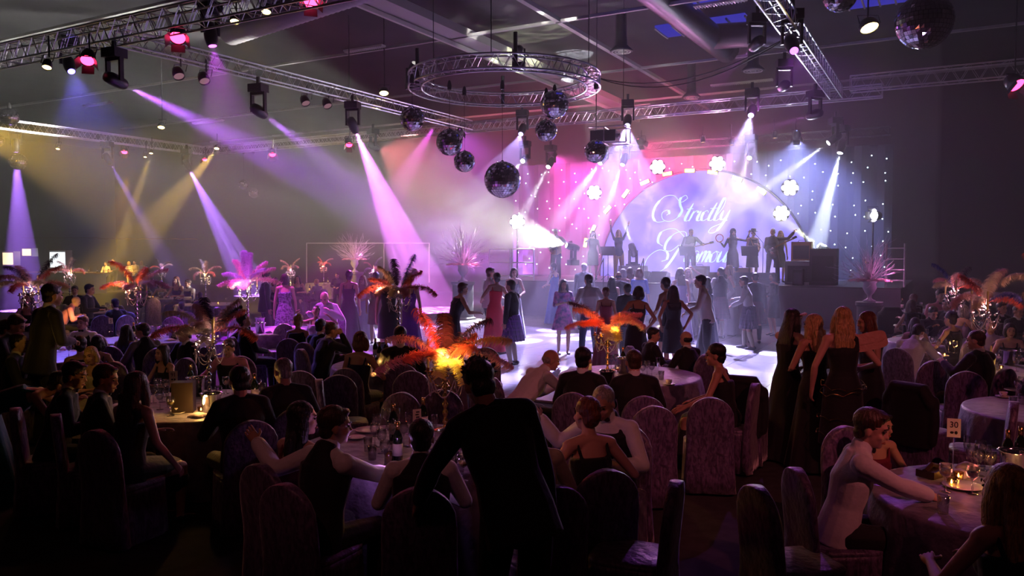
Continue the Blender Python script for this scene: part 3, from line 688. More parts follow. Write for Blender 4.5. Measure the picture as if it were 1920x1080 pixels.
def garment(kind, s, P, vox):
    b = MB(); seated = P.get('sit', False); T, RR_, F, pel = s['T'], s['R'], s['F'], s['pel']
    if kind == 'jacket':
        torso(b, s, .022, -.16, .52, .01); sleeves(b, s, .008, .97, .004)
        rtube(b, [s['SL'] + T * .02, s['sh'] + T * .04, s['SR'] + T * .02], [.055, .06, .055])
        for g in (-1, 1): rtube(b, [s['nk'] + RR_ * g * .055 - F * .03, s['nk'] + RR_ * g * .07 + F * .04 - T * .05, s['nk'] + RR_ * g * .05 + F * .11 - T * .16], [.02, .018, .014], 6)
        return remesh(b, vox)
    if kind == 'shirt':
        torso(b, s, .012, -.09, .52, .015); sleeves(b, s, .006, .93, .012)
        rtube(b, [s['SL'] + T * .01, s['sh'] + T * .03, s['SR'] + T * .01], [.05, .055, .05])
        rtube(b, [s['nk'] - T * .02, s['nk'] + T * .03], [.07, .068])
        for q in 'RL':
            E, W = s['E' + q], s['W' + q]; rtube(b, [E.lerp(W, .84), E.lerp(W, .93)], [.038, .039])
        return remesh(b, vox)
    if kind == 'shortsleeve':
        torso(b, s, .014, -.16, .50, .015); sleeves(b, s, .010, .0001, .0); return remesh(b, vox)
    if kind == 'longtop':
        torso(b, s, .010, -.12, .50, .01); sleeves(b, s, -.006, .95); rtube(b, [s['SL'], s['sh'] + T * .02, s['SR']], [.048, .05, .048]); return remesh(b, vox)
    if kind == 'waistcoat':
        torso(b, s, .026, -.10, .44, .005)
        for g in (-1, 1): rtube(b, [pel + T * .38 + RR_ * g * .115 - F * .05, s['sh'] + RR_ * g * .10 + T * .03, pel + T * .38 + RR_ * g * .11 + F * .09], [(.05, .03)] * 3, 8, RR_)
        rtube(b, [pel + T * .36 - F * .03, pel + T * .46 - F * .03, s['nk'] - F * .025 - T * .02], [(.158, .098), (.145, .098), (.09, .085)], 12, RR_)
        return remesh(b, vox)
    if kind == 'trousers':
        for q in 'RL':
            H, K, A = s['H' + q], s['K' + q], s['A' + q]
            rtube(b, [H, H.lerp(K, .5), K], [.104, .092, .075]); rtube(b, [K, K.lerp(A, .5), A - Z_ * .03], [.074, .068, .064])
        rtube(b, [pel - T * .06, pel + T * .08], [(.182, .132), (.160, .118)], 14, RR_); return remesh(b, vox)
    if kind in ('gown', 'dress', 'shortdress', 'strapgown', 'onedress', 'kilt'):
        hem = {'gown': .03, 'strapgown': .03, 'dress': .5, 'shortdress': .58, 'onedress': .38, 'kilt': .5}[kind]
        flare = {'gown': .13, 'strapgown': .13, 'dress': .03, 'shortdress': .09, 'onedress': .04, 'kilt': .07}[kind]
        if kind == 'kilt':
            if seated: hem = .4
            skirt(b, s, hem, flare, 14, .10, .03, seated); return remesh(b, vox, 2)
        if seated: hem = {'gown': .08, 'strapgown': .08}.get(kind, .38)
        torso(b, s, .009, -.09, .39 if kind != 'dress' else .47)
        skirt(b, s, hem, flare, 8 if flare > .1 else 5, .09 if flare > .08 else .03, .010, seated)
        if kind in ('strapgown', 'dress', 'onedress'):
            for g in ((-1, 1) if kind != 'onedress' else (1,)):
                w_ = .012 if kind == 'strapgown' else .035
                rtube(b, [pel + T * .37 + RR_ * g * .10 - F * .09, s['sh'] + RR_ * g * .11 - F * .03 + T * .015, s['sh'] + RR_ * g * .11 + F * .03 + T * .012, pel + T * .36 + RR_ * g * .09 + F * .10], [(w_, .016)] * 4, 8, RR_)
            if kind == 'onedress': rtube(b, [pel + T * .34 - RR_ * .1 - F * .075, s['sh'] + RR_ * .1 - F * .06], [(.03, .03), (.04, .03)], 8)
        return remesh(b, vox, 3)
    if kind == 'shoes':
        for q in 'RL':
            A = s['A' + q]; t = s['td']; rtube(b, [A - t * .045 - Z_ * .045, A + t * .05 - Z_ * .047, A + t * .15 - Z_ * .058, A + t * .175 - Z_ * .062], [(.04, .042), (.044, .042), (.045, .026), (.034, .02)], 10, X_)
        return remesh(b, .012, 1)
    if kind == 'heels':
        for q in 'RL':
            A = s['A' + q]; t = s['td']; rtube(b, [A - t * .02 - Z_ * .035, A + t * .07 - Z_ * .05, A + t * .15 - Z_ * .065], [(.036, .034), (.04, .034), (.042, .022)], 8, X_); b.tube([A - t * .03 - Z_ * .04, A - t * .035 - Z_ * .085], [.014, .007], 6)
        return b
    if kind == 'socks':
        for q in 'RL':
            K, A = s['K' + q], s['A' + q]; rtube(b, [K.lerp(A, .22), K.lerp(A, .35), K.lerp(A, .95)], [.062, .064, .045])
        return remesh(b, vox, 2)
    if kind == 'bowtie':
        c = s['nk'] + F * .07 + T * .012
        for g in (-1, 1): b.ball(c + RR_ * g * .028, (.028, .012, .019), 8, 6, Matrix((RR_, F, T)).transposed())
        b.ball(c, .012); return b
    if kind == 'shirtfront':
        rtube(b, [s['nk'] - T * .01, s['nk'] + T * .028], [.066, .064], 12)
        rtube(b, [s['nk'] + F * .055 - T * .02, pel + T * .34 + F * .115], [(.055, .02), (.02, .02)], 8, RR_)
        return remesh(b, .012, 1)
    if kind == 'shawl':
        rtube(b, [s['SL'] - T * .08, s['SL'] + T * .04 - F * .02, s['nk'] - F * .05 - T * .02, s['SR'] + T * .04 - F * .02, s['SR'] - T * .1], [(.075, .04)] * 5, 10, F); return remesh(b, vox, 2)
    raise KeyError(kind)
def hair_mesh(kind, s, vox):
    b = MB(); hc, Hx, Hy, Hz, Hm, T = s['hc'], s['Hx'], s['Hy'], s['Hz'], s['Hm'], s['T']; k = .96 if s['fem'] else 1
    def cap(r=1.0, up=.045, back=.024): b.ball(hc + Hz * up - Hy * back, (.084 * k * r, .098 * k * r, .088 * k * r), 16, 12, Hm)
    dn = -(Hz * .75 + T * .25 - Z_ * 0).normalized()
    if kind == 'crop': cap(.985, .046, .02); b.ball(hc - Hy * .05 - Hz * .02, (.068, .05, .06), 12, 8, Hm)
    elif kind == 'short': cap(1.03, .05, .022); b.ball(hc - Hy * .05 - Hz * .025, (.072, .052, .065), 12, 8, Hm); b.ball(hc + Hy * .06 + Hz * .098, (.05, .03, .02), 10, 6, Hm)
    elif kind == 'balding':
        b.ball(hc - Hy * .04 - Hz * .0, (.083, .07, .055), 14, 10, Hm)
    elif kind == 'spiky':
        cap(1.03, .05, .02); b.ball(hc - Hy * .05 - Hz * .03, (.072, .052, .07), 12, 8, Hm); rr = random.Random(3)
        for i in range(70):
            a = rr.uniform(0, 2 * pi); e = rr.uniform(.0, 1.5); d = Hx * cos(a) * cos(e) + Hy * sin(a) * cos(e) * .9 + Hz * sin(e)
            if d.dot(Hy) > .6 and e < .5: continue
            p = hc + Hz * .05 - Hy * .02 + d * .075; b.tube([p, p + d * rr.uniform(.03, .05) + Hx * rr.uniform(-.01, .01)], [.016, .002], 5)
        return remesh(b, min(vox, .008), 0)
    elif kind == 'bob':
        cap(1.06, .046, .022)
        for g in (-1, 1): rtube(b, [hc + Hx * g * .07 - Hy * .01 + Hz * .03, hc + Hx * g * .085 - Hy * .01 - Hz * .04, hc + Hx * g * .07 - Hz * .09], [(.03, .045)] * 3, 8, Hx)
        rtube(b, [hc - Hy * .06, hc - Hy * .065 - Hz * .06, hc - Hy * .055 - Hz * .1], [(.075, .045), (.08, .045), (.07, .03)], 12, Hx)
    elif kind in ('long', 'verylong', 'wavy', 'halfup'):
        cap(1.05, .046, .022); L = {'long': .30, 'verylong': .42, 'wavy': .30, 'halfup': .36}[kind]
        c = hc - Hy * .055; bk = -s['F']
        pts = [c + Hz * .02, c - Hz * .07 - Hy * .01]; e = c - Hz * .07 - Hy * .01
        for i in range(1, 5): pts.append(e - T * (L * i / 4) + bk * (.035 if i > 1 else .02))
        rtube(b, pts, [(.078, .05), (.085, .048), (.10, .04), (.105, .035), (.095, .03), (.06, .018)], 14, Hx)
        for g in (-1, 1): rtube(b, [hc + Hx * g * .07 + Hz * .03, hc + Hx * g * .088 - Hz * .05, hc + Hx * g * .095 - Hz * .13 + Hy * .0, hc + Hx * g * .10 - T * .24 - Hy * .03], [(.028, .04), (.03, .045), (.032, .04), (.02, .025)], 8, Hx)
        if kind in ('wavy', 'halfup'):
            rr = random.Random(4)
            for i in range(26):
                a = rr.uniform(-1, 1); p = c + Hx * a * .085 - Hz * .05 - Hy * .03; pts = [p - T * (L * j / 7) + Hx * .012 * sin(j * 1.7 + i) + bk * (.02 + .01 * cos(j * 1.7 + i)) for j in range(8)]
                b.tube(pts, [.014] * 7 + [.006], 5)
        if kind == 'halfup': b.ball(c + Hz * .02 - Hy * .045, (.05, .03, .035), 10, 6, Hm)
    elif kind == 'bun':
        cap(1.03, .044, .02); b.ball(hc - Hy * .055 - Hz * .03, (.066, .045, .055), 12, 8, Hm); b.ball(hc - Hy * .095 + Hz * .0, (.048, .042, .046), 12, 8, Hm)
    elif kind == 'updo':
        cap(1.05, .05, .024); b.ball(hc - Hy * .05 - Hz * .03, (.068, .05, .06), 12, 8, Hm); b.ball(hc - Hy * .08 + Hz * .06, (.055, .045, .05), 12, 8, Hm); rtube(b, [hc - Hy * .09 - Hz * .02, hc - Hy * .075 - Hz * .08], [.03, .016])
    elif kind == 'hood':
        b.ball(hc + Hz * .03 - Hy * .035, (.108, .12, .125), 16, 12, Hm); rtube(b, [hc - Hz * .05 - Hy * .03, s['nk'] - T * .02], [.1, .12], 12)
    elif kind == 'hat':
        b.lathe([(.145, 0), (.15, .008), (.14, .016), (.088, .018), (.084, .08), (.07, .10), (.03, .095)], 20)
        b.v = [tuple(hc + Hz * .062 - Hy * .01 + Hm @ V(p)) for p in b.v]; return b
    rr = random.Random(9)
    r = remesh(b, vox, 2)
    r.v = [tuple(V(p) + V((rr.uniform(-1, 1), rr.uniform(-1, 1), rr.uniform(-1, 1))) * .0022) for p in r.v]
    return r
SKIN = {'fair': (.62, .36, .27), 'tan': (.5, .28, .19), 'pale': (.68, .44, .35)}
HAIRC = {'dark': (.012, .009, .008), 'brown': (.06, .028, .014), 'auburn': (.14, .035, .012), 'blond': (.52, .33, .13), 'grey': (.35, .33, .32), 'white': (.65, .63, .6)}
FABC = {'black': (.010, .010, .012), 'white': (.78, .78, .8), 'charcoal': (.03, .03, .035), 'navy': (.012, .016, .05), 'red': (.75, .03, .06), 'grey': (.22, .22, .23), 'silver': (.45, .45, .48), 'blue': (.04, .12, .6),
        'purple': (.16, .03, .28), 'wine': (.16, .01, .03), 'cream': (.6, .55, .42), 'pink': (.8, .3, .45), 'lilac': (.4, .3, .6), 'teal': (.0, .12, .12), 'orange': (.75, .25, .05), 'brown': (.06, .03, .02), 'gold': (.6, .4, .12), 'pale blue': (.3, .42, .7)}
def fab(c):
    if c in FABC: return mat('fabric ' + c, FABC[c], .8 if c != 'red' else .5, sheen=.3, bump=.25, bscale=22)
    return MATS[c]
def plaid(name, a, c2, c3):
    m = mat(name, a, .85); nt = m.node_tree; bs = nt.nodes['Principled BSDF']; tc = nt.nodes.new('ShaderNodeTexCoord'); prev = None
    for ax, sc_ in (('X', 6), ('Z', 6), ('X', 17), ('Z', 17)):
        w_ = nt.nodes.new('ShaderNodeTexWave'); w_.bands_direction = ax; w_.inputs['Scale'].default_value = sc_ * .6; nt.links.new(tc.outputs['Object'], w_.inputs['Vector'])
        r = nt.nodes.new('ShaderNodeMath'); r.operation = 'GREATER_THAN'; r.inputs[1].default_value = .55 if sc_ == 6 else .93; nt.links.new(w_.outputs['Fac'], r.inputs[0])
        mx = nt.nodes.new('ShaderNodeMix'); mx.data_type = 'RGBA'; mx.inputs[7].default_value = (*(c2 if sc_ == 6 else c3), 1)
        m2 = nt.nodes.new('ShaderNodeMath'); m2.operation = 'MULTIPLY'; m2.inputs[1].default_value = .5 if sc_ == 6 else .8; nt.links.new(r.outputs[0], m2.inputs[0]); nt.links.new(m2.outputs[0], mx.inputs[0])
        if prev: nt.links.new(prev, mx.inputs[6])
        else: mx.inputs[6].default_value = (*a, 1)
        prev = mx.outputs[2]
    nt.links.new(prev, bs.inputs['Base Color']); return m
plaid('plaid purple', (.03, .02, .10), (.14, .04, .35), (.45, .2, .6)); plaid('plaid dark', (.02, .02, .03), (.05, .03, .05), (.2, .05, .06)); plaid('plaid grey', (.05, .05, .07), (.12, .1, .14), (.3, .25, .3))
mat('print dress', (.75, .2, .6), .6, col2=(.05, .02, .16), cscale=9); mat('lace pattern', (.05, .03, .07), .7, col2=(.4, .3, .5), cscale=26); mat('stripe lining', (.5, .15, .1), .7)
M_eye = mat('eye dark', (.015, .012, .01), .3); M_lip = mat('lip', (.35, .08, .07), .5)
def skin(k): return mat('skin ' + k, SKIN[k], .55)
def hairm(k):
    if 'hair ' + k in MATS: return MATS['hair ' + k]
    m = mat('hair ' + k, HAIRC[k], .38, spec=.6); nt = m.node_tree; bs = nt.nodes['Principled BSDF']; tc = nt.nodes.new('ShaderNodeTexCoord'); mp = nt.nodes.new('ShaderNodeMapping'); mp.inputs['Scale'].default_value = (90, 90, 7)
    n = nt.nodes.new('ShaderNodeTexNoise'); n.inputs['Scale'].default_value = 1; n.inputs['Detail'].default_value = 3; n.inputs['Distortion'].default_value = .8; nt.links.new(tc.outputs['Object'], mp.inputs[0]); nt.links.new(mp.outputs[0], n.inputs['Vector'])
    r = nt.nodes.new('ShaderNodeValToRGB'); r.color_ramp.elements[0].position = .35; r.color_ramp.elements[1].position = .65; r.color_ramp.elements[0].color = (*[x * .45 for x in HAIRC[k]], 1); r.color_ramp.elements[1].color = (*[min(1, x * 1.3) for x in HAIRC[k]], 1)
    b_ = nt.nodes.new('ShaderNodeBump'); b_.inputs['Strength'].default_value = .9; b_.inputs['Distance'].default_value = .01; nt.links.new(n.outputs[0], r.inputs[0]); nt.links.new(r.outputs[0], bs.inputs['Base Color']); nt.links.new(n.outputs[0], b_.inputs['Height']); nt.links.new(b_.outputs[0], bs.inputs['Normal'])
    return m
MCACHE = {}
def person(loc, rz, pose, outfit, label, fem=False, hair=('short', 'dark'), sk='fair', size=1.0, vox=.012, mirror=False, name='person', group=None):
    """outfit: list of (garment, colour). body mesh is the thing; hair and clothes are its children"""
    P = POSES[pose] if isinstance(pose, str) else pose; pk = pose if isinstance(pose, str) else str(sorted(P.items()))
    s = skel(P, fem)
    for q in 'RL':
        if 'n' + q in P: s['n' + q] = V(P['n' + q])
    kb = ('body', pk, fem, vox)
    if kb not in MCACHE: MCACHE[kb] = body_mesh(s, vox).mesh('person', [skin('fair'), M_eye, M_lip], True)
    o = mobj(name, MCACHE[kb], loc=loc, rot=(0, 0, rz), scale=(-size if mirror else size, size, size)); o.material_slots[0].link = 'OBJECT'; o.material_slots[0].material = skin(sk)
    for g, c in outfit:
        kg = (g, pk, fem, vox)
        if kg not in MCACHE: MCACHE[kg] = garment(g, s, P, vox).mesh(g, [M_black], True)
        nm = {'gown': 'dress', 'shortdress': 'dress', 'strapgown': 'dress', 'onedress': 'dress', 'longtop': 'top', 'shortsleeve': 'top', 'bowtie': 'bow_tie', 'shirtfront': 'shirt', 'heels': 'shoes'}.get(g, g)
        c_ = mobj(nm, MCACHE[kg], o); c_.material_slots[0].link = 'OBJECT'; c_.material_slots[0].material = fab(c)
    if hair and hair[0] != 'bald':
        kh = ('hair', hair[0], pk, fem, vox)
        if kh not in MCACHE: MCACHE[kh] = hair_mesh(hair[0], s, vox).mesh('hair', [M_black], True)
        nm = {'hood': 'hood', 'hat': 'hat'}.get(hair[0], 'hair')
        c_ = mobj(nm, MCACHE[kh], o); c_.material_slots[0].link = 'OBJECT'; c_.material_slots[0].material = fab('black') if nm != 'hair' else hairm(hair[1])
    tag(o, label, 'person', group)
    if name == 'person' and label is None: pass
    o['_'] = 0; del o['_']
    return o, s
def hand_world(o, s, q, f=.09):
    bpy.context.view_layer.update(); d = (s['W' + q] - s['E' + q]).normalized(); return o.matrix_world @ (s['W' + q] + d * f)
POSES = {
 'stand': dict(lean=3),
 'standarms': dict(lean=2, R=(.12, .28, 1.12), L=(-.12, .28, 1.10), curl=.9),
 'clap': dict(lean=3, R=(.05, .30, 1.22), L=(-.05, .30, 1.22), curl=.3),
 'sway': dict(lean=4, side=6, fR=(.16, .1, 0), fL=(-.12, -.06, 0), R=(.30, .18, 1.0), L=(-.24, .2, 1.15)),
 'dancebent': dict(lean=10, fR=(.18, .12, 0), fL=(-.1, -.1, 0), R=(.22, .36, 1.18), L=(-.14, .38, 1.05), curl=1.1),
 'reach': dict(lean=18, R=(.2, .45, 1.15), L=(-.35, .2, .92), fR=(.12, .1, 0)),
 'armsout': dict(lean=2, R=(.5, .3, 1.32), L=(-.15, .25, 1.1)),
 'armsup': dict(lean=-3, R=(.30, .06, 1.95), L=(-.34, .08, 1.95), pR=(1, -.2, -.2), pL=(-1, -.2, -.2), head=(0, -12, 0), curl=.2, nR=(0, 1, 0), nL=(0, 1, 0)),
 'raise1': dict(lean=0, R=(.14, .22, 1.72), L=(-.1, .26, 1.1), pR=(1, .2, -.3)),
 'stride': dict(lean=4, fR=(.26, .22, 0), fL=(-.24, -.12, 0), R=(.32, .05, .95), L=(-.3, .12, .95)),
 'phone': dict(lean=3, R=(.12, .14, 1.62), L=(-.1, .25, 1.15), pR=(1, .4, -.5), head=(0, 10, 0)),
 'handonhip': dict(lean=2, R=(.22, -.04, 1.0), L=(-.2, .12, .98), pR=(1, -.8, 0)),
 'guitar': dict(lean=6, R=(.16, .22, 1.02), L=(-.38, .30, 1.22), head=(10, 14, 0), curl=1.0),
 'guitarup': dict(lean=0, R=(.12, .24, 1.02), L=(-.62, .10, 1.62), head=(-25, 0, 0), pL=(0, 0, -1), fR=(.18, .05, 0), fL=(-.18, 0, 0)),
 'tambourine': dict(lean=0, R=(.42, .12, 1.3), L=(-.48, .18, 1.60), pL=(-.3, 0, -1), pR=(.4, -.2, -1), head=(0, 5, 0), curl=1.0),
 'sax': dict(lean=4, R=(.10, .28, 1.05), L=(-.05, .25, 1.25), head=(0, 5, 0), curl=1.0),
 'sing': dict(lean=2, R=(.10, .16, 1.48), L=(-.25, .1, .9), head=(0, -3, 0), curl=1.1),
 'leanon': dict(lean=32, pel=(0, -.1, .93), L=(-.42, .40, .86), R=(.28, .32, 1.0), head=(-8, 12, 0), pL=(-.6, -.3, .2), fR=(.12, -.12, 0), fL=(-.1, -.12, 0)),
 'bend': dict(lean=72, pel=(0, -.1, .90), L=(-.1, .75, .95), R=(.2, .7, .95), head=(0, -10, 0)),
 'sit': dict(sit=1, lean=6, R=(.16, .36, .80), L=(-.16, .36, .80)),
 'sitlean': dict(sit=1, lean=20, R=(.16, .46, .80), L=(-.16, .46, .80), head=(0, 8, 0)),
 'sitturnl': dict(sit=1, lean=6, twist=25, head=(35, 2, 0), R=(.12, .40, .80), L=(-.26, .26, .72)),
 'sitturnr': dict(sit=1, lean=6, twist=-25, head=(-35, 2, 0), R=(.26, .26, .72), L=(-.12, .40, .80)),
 'sitback': dict(sit=1, lean=-8, R=(.2, .22, .72), L=(-.34, .02, .76), head=(10, 0, 0)),
 'sitfar': dict(sit=1, lean=34, R=(.25, .62, .80), L=(-.05, .60, .80), head=(-10, 0, 0)),
 'sitchin': dict(sit=1, lean=16, R=(.10, .33, 1.14), L=(-.14, .40, .80), head=(-12, 4, 0), pR=(.4, .3, -1), curl=1.3),
 'siteat': dict(sit=1, lean=14, R=(.1, .36, .95), L=(-.16, .42, .80), head=(0, 16, 0), curl=1.0),
}
SUIT = [('jacket', 'black'), ('trousers', 'black'), ('shirtfront', 'white'), ('shoes', 'black')]
SUITB = SUIT + [('bowtie', 'black')]
VEST = [('shirt', 'white'), ('waistcoat', 'black'), ('trousers', 'black'), ('shoes', 'black'), ('bowtie', 'black')]
SHIRT = [('shirt', 'white'), ('trousers', 'black'), ('shoes', 'black'), ('bowtie', 'black')]
def GOWN(c, k='strapgown'): return [(k, c), ('heels', 'black')]
# ---------------------------------------------------------------- props
M_velvet = mat('crushed velvet', (.20, .14, .27), .40, sheen=.7, col2=(.07, .05, .10), cscale=1, bump=.8, bscale=14)
for n_ in M_velvet.node_tree.nodes:
    if n_.type == 'TEX_NOISE' and n_.inputs['Scale'].default_value == 1:
        mp_ = M_velvet.node_tree.nodes.new('ShaderNodeMapping'); mp_.inputs['Scale'].default_value = (34, 34, 11); n_.inputs['Distortion'].default_value = 1.2
        l_ = n_.inputs['Vector'].links[0].from_socket; M_velvet.node_tree.links.new(l_, mp_.inputs[0]); M_velvet.node_tree.links.new(mp_.outputs[0], n_.inputs['Vector'])
M_cloth_t = mat('table velvet', (.26, .22, .34), .45, sheen=.4, col2=(.15, .12, .2), cscale=9, bump=.6, bscale=12)
M_china = mat('white china', (.78, .76, .74), .2); M_napkin = mat('napkin', (.7, .55, .6), .8)
M_gold = mat('gilt metal', (.8, .55, .2), .22, 1); M_bottle = mat('dark bottle glass', (.01, .02, .01), .08, spec=.8); M_label = mat('paper label', (.7, .66, .55), .7)
M_wine = mat('red wine', (.08, .004, .01), .1); M_white_wine = mat('pale wine', (.6, .5, .15), .1); M_beer = mat('beer', (.55, .25, .03), .15)
M_card = mat('card', (.8, .76, .62), .7); M_ink = mat('ink', (.01, .01, .01), .6); M_candle = mat('ivory candle', (.75, .6, .22), .5)
M_crystal = mat('crystal', (.8, .75, .85), .08, .6, spec=1); M_bead = mat('bead string', (.75, .65, .7), .25, .4)
FEA = {'pink': (.85, .36, .48), 'cream': (.80, .66, .50), 'red': (.80, .15, .12), 'dark': (.03, .012, .05), 'blue': (.06, .07, .35), 'lilac': (.55, .4, .75), 'yellow': (.85, .65, .18), 'rose': (.75, .42, .42)}  # yellow is a cream plume with yellow lamp light put in its colour
def feam(c): return mat('feather ' + c, FEA[c], .75, sheen=.4)
def rrect(w_, d, n, r=.8, wav=0, k=7, z=0, off=(0, 0)):
    P = []
    for i in range(n):
        a = 2 * pi * i / n; c, s_ = cos(a), sin(a); e = .45
        x = w_ * math.copysign(abs(c) ** e, c); y = d * math.copysign(abs(s_) ** e, s_); f = 1 + wav * sin(k * a + z * 3)
        P.append(V((x * f + off[0], y * f + off[1], z)))
    return P
def chair_meshes():
    b = MB(); n = 32; rings = []
    for z in (.03, .15, .3, .42, .455): rings.append(rrect(.235 - .02 * z, .245 - .03 * z, 48, z=z, wav=.035 * (1 - z / .46), k=9, off=(0, .0)))
    b.loft(rings); sk = b.mesh('skirt', M_velvet, True)
    b = MB(); b.loft([rrect(a, c, 32, z=z) for a, c, z in ((.215, .225, .44), (.225, .235, .455), (.225, .235, .475), (.19, .2, .49))]); se = b.mesh('seat', M_velvet, True)
    b = MB(); rings = []
    for z in (.03, .2, .4, .5, .6, .7, .8, .86, .90, .93, .95, .958):
        t = max(0, (z - .74) / .22); hw = .225 * sqrt(max(.01, 1 - t * t)) + (.03 * (1 - z / .45) if z < .45 else 0); th = .042 + (.03 * (1 - z / .45) if z < .45 else 0); yc = -.235 - (.05 * (z - .45) / .5 if z > .45 else 0)
        ring = []
        for i in range(28):
            a = 2 * pi * i / 28; x = hw * math.copysign(abs(cos(a)) ** .5, cos(a)); y = th * math.copysign(abs(sin(a)) ** .7, sin(a)) + (.008 * sin(x * 60 + 2) * max(0, 1 - z / .6))
            ring.append(V((x, y + yc, z)))
        rings.append(ring)
    b.loft(rings); bk = b.mesh('backrest', M_velvet, True)
    b = MB(); b.tube([(x, -.262 - .0 * 0 + (.05 if 0 else 0), .52) for x in (-.23, -.1, .1, .23)], [(.006, .035)] * 4, 6, ref=V((0, 1, 0)))
    return sk, se, bk
CH = chair_meshes()
JK = None
def chair(x, y, face, base='purple crushed-velvet covered banquet chair', where='', group='velvet covered banquet chairs', label=None, jacket=None):
    t = thing('banquet_chair', label, 'chair', (x, y, 0), face, group)
    for n, me in zip(('skirt', 'seat', 'backrest'), CH): mobj(n, me, t)
    if label is None: later(t, base, where, 'chair', group)
    if jacket:
        b = MB(); rtube(b, [(-.24, -.27, .80), (-.16, -.28, .95), (.16, -.28, .95), (.24, -.27, .80)], [(.07, .06), (.08, .06), (.08, .06), (.07, .06)], 10, V((0, 1, 0)))
        b.loft([[V((w_ * cos(2 * pi * i / 24) * 1.0, -.275 + .075 * sin(2 * pi * i / 24), z)) for i in range(24)] for z, w_ in ((.35, .25), (.6, .25), (.85, .25), (.93, .2))])
        rtube(b, [(.25, -.25, .84), (.27, -.26, .6), (.26, -.27, .42)], [.055, .05, .045]); rtube(b, [(-.25, -.25, .84), (-.27, -.26, .6), (-.26, -.27, .42)], [.055, .05, .045])
        o = remesh(b, .014, 3).obj('jacket', fab('black'), loc=(x, y, 0), rot=(0, 0, face), smooth=True); tag(o, jacket, 'jacket')
    return t
def table_mesh():
    b = MB(); n = 96; rings = []
    for r, z in ((.02, .762), (.6, .762), (.88, .760), (.905, .752), (.915, .73)): rings.append([V((r * cos(2 * pi * i / n), r * sin(2 * pi * i / n), z)) for i in range(n)])
    for z in (.6, .4, .2, .02):
        A = .05 * (1 - z / .75); rings.append([V(((.925 + A + A * 1.1 * sin(16 * 2 * pi * i / n + sin(5 * pi * i / n))) * cos(2 * pi * i / n), (.925 + A + A * 1.1 * sin(16 * 2 * pi * i / n + sin(5 * pi * i / n))) * sin(2 * pi * i / n), z)) for i in range(n)])
    b.loft(rings, cap=False); return b.mesh('tablecloth', M_cloth_t, True)
TM = table_mesh(); b = MB(); b.lathe([(.85, .72), (.88, .735), (.85, .75)], 32); TT = b.mesh('tabletop', M_steel); b = MB(); b.tube([(0, 0, 0), (0, 0, .72)], .03); TL = b.mesh('leg', M_steel)
def table(x, y, label, rz=0):
    t = thing('round_table', label, 'table', (x, y, 0), rz, 'round banquet tables under velvet cloths'); mobj('tabletop', TT, t); mobj('tablecloth', TM, t)
    for k in range(4): mobj('leg', TL, t, loc=(.5 * cos(k * pi / 2), .5 * sin(k * pi / 2), 0))
    return t
def L(prof, m, n=14, nm='x', cap=True, sm=True): return MB().lathe(prof, n, cap=cap).mesh(nm, m, sm)
G = {}
G['wine_glass'] = L([(.036, 0), (.035, .004), (.006, .008), (.0045, .08), (.008, .09), (.032, .115), (.041, .145), (.036, .19), (.034, .19), (.038, .145), (.03, .118), (.004, .098)], M_glassy, nm='wine_glass')
G['champagne_flute'] = L([(.033, 0), (.005, .006), (.004, .09), (.016, .11), (.024, .15), (.022, .22), (.020, .22), (.021, .15), (.003, .105)], M_glassy, nm='champagne_flute')
G['tumbler'] = L([(.03, 0), (.036, .11), (.034, .11), (.029, .008)], M_glassy, nm='tumbler')
G['wine'] = L([(.004, .099), (.029, .119), (.036, .14), (.001, .14)], M_wine, nm='wine')
G['pale_wine'] = L([(.004, .099), (.029, .119), (.036, .136), (.001, .136)], M_white_wine, nm='wine')
G['cola'] = L([(.028, .008), (.031, .06), (.001, .06)], M_wine, nm='drink'); G['beer'] = L([(.028, .008), (.033, .09), (.001, .09)], M_beer, nm='drink')
G['bottle'] = L([(.037, 0), (.038, .19), (.03, .22), (.014, .25), (.014, .30), (.016, .305), (.014, .31), (.001, .31)], M_bottle, nm='bottle')
G['label'] = L([(.0385, .06), (.0387, .06), (.0387, .15), (.0385, .15)], M_label, cap=False, nm='label')
G['foil'] = L([(.0165, .25), (.0165, .312), (.001, .313)], M_gold, nm='foil')
G['ice_bucket'] = L([(.075, 0), (.095, .19), (.108, .2), (.108, .208), (.094, .205), (.09, .19), (.07, .01)], M_chrome, 24, nm='ice_bucket')
G['saucer'] = L([(.04, 0), (.078, .012), (.078, .016), (.035, .006)], M_china, 20, nm='saucer'); G['plate'] = L([(.06, 0), (.125, .014), (.125, .018), (.055, .006)], M_china, 24, nm='plate')
b = MB(); b.lathe([(.022, 0), (.036, .02), (.042, .055), (.039, .055), (.033, .02), (.001, .01)], 18); b.tube([(.04, 0, .045), (.062, 0, .042), (.06, 0, .022), (.036, 0, .016)], .005, 5); G['coffee_cup'] = b.mesh('coffee_cup', M_china, True)
b = MB(); rr = random.Random(2); b.loft([[V((.085 * (1 + .3 * sin(3 * a + z * 40)) * cos(a) * s_, .06 * (1 + .3 * cos(4 * a + z * 30)) * sin(a) * s_, z)) for a in [2 * pi * i / 18 for i in range(18)]] for z, s_ in ((0, 1), (.012, 1.05), (.03, .7), (.045, .3))]); G['napkin'] = b.mesh('napkin', M_napkin, True)
b = MB(); b.lathe([(.03, 0), (.034, .05), (.032, .05), (.028, .004)], 14); G['tealight'] = b.mesh('tealight_holder', glassmat('amber glass', (1, .8, .5)), True)
b = MB(); b.lathe([(.001, .012), (.007, .02), (.001, .042)], 6); G['flame'] = b.mesh('flame', emat('flame', (1, .55, .15), 60), True)
TEXTS = {}
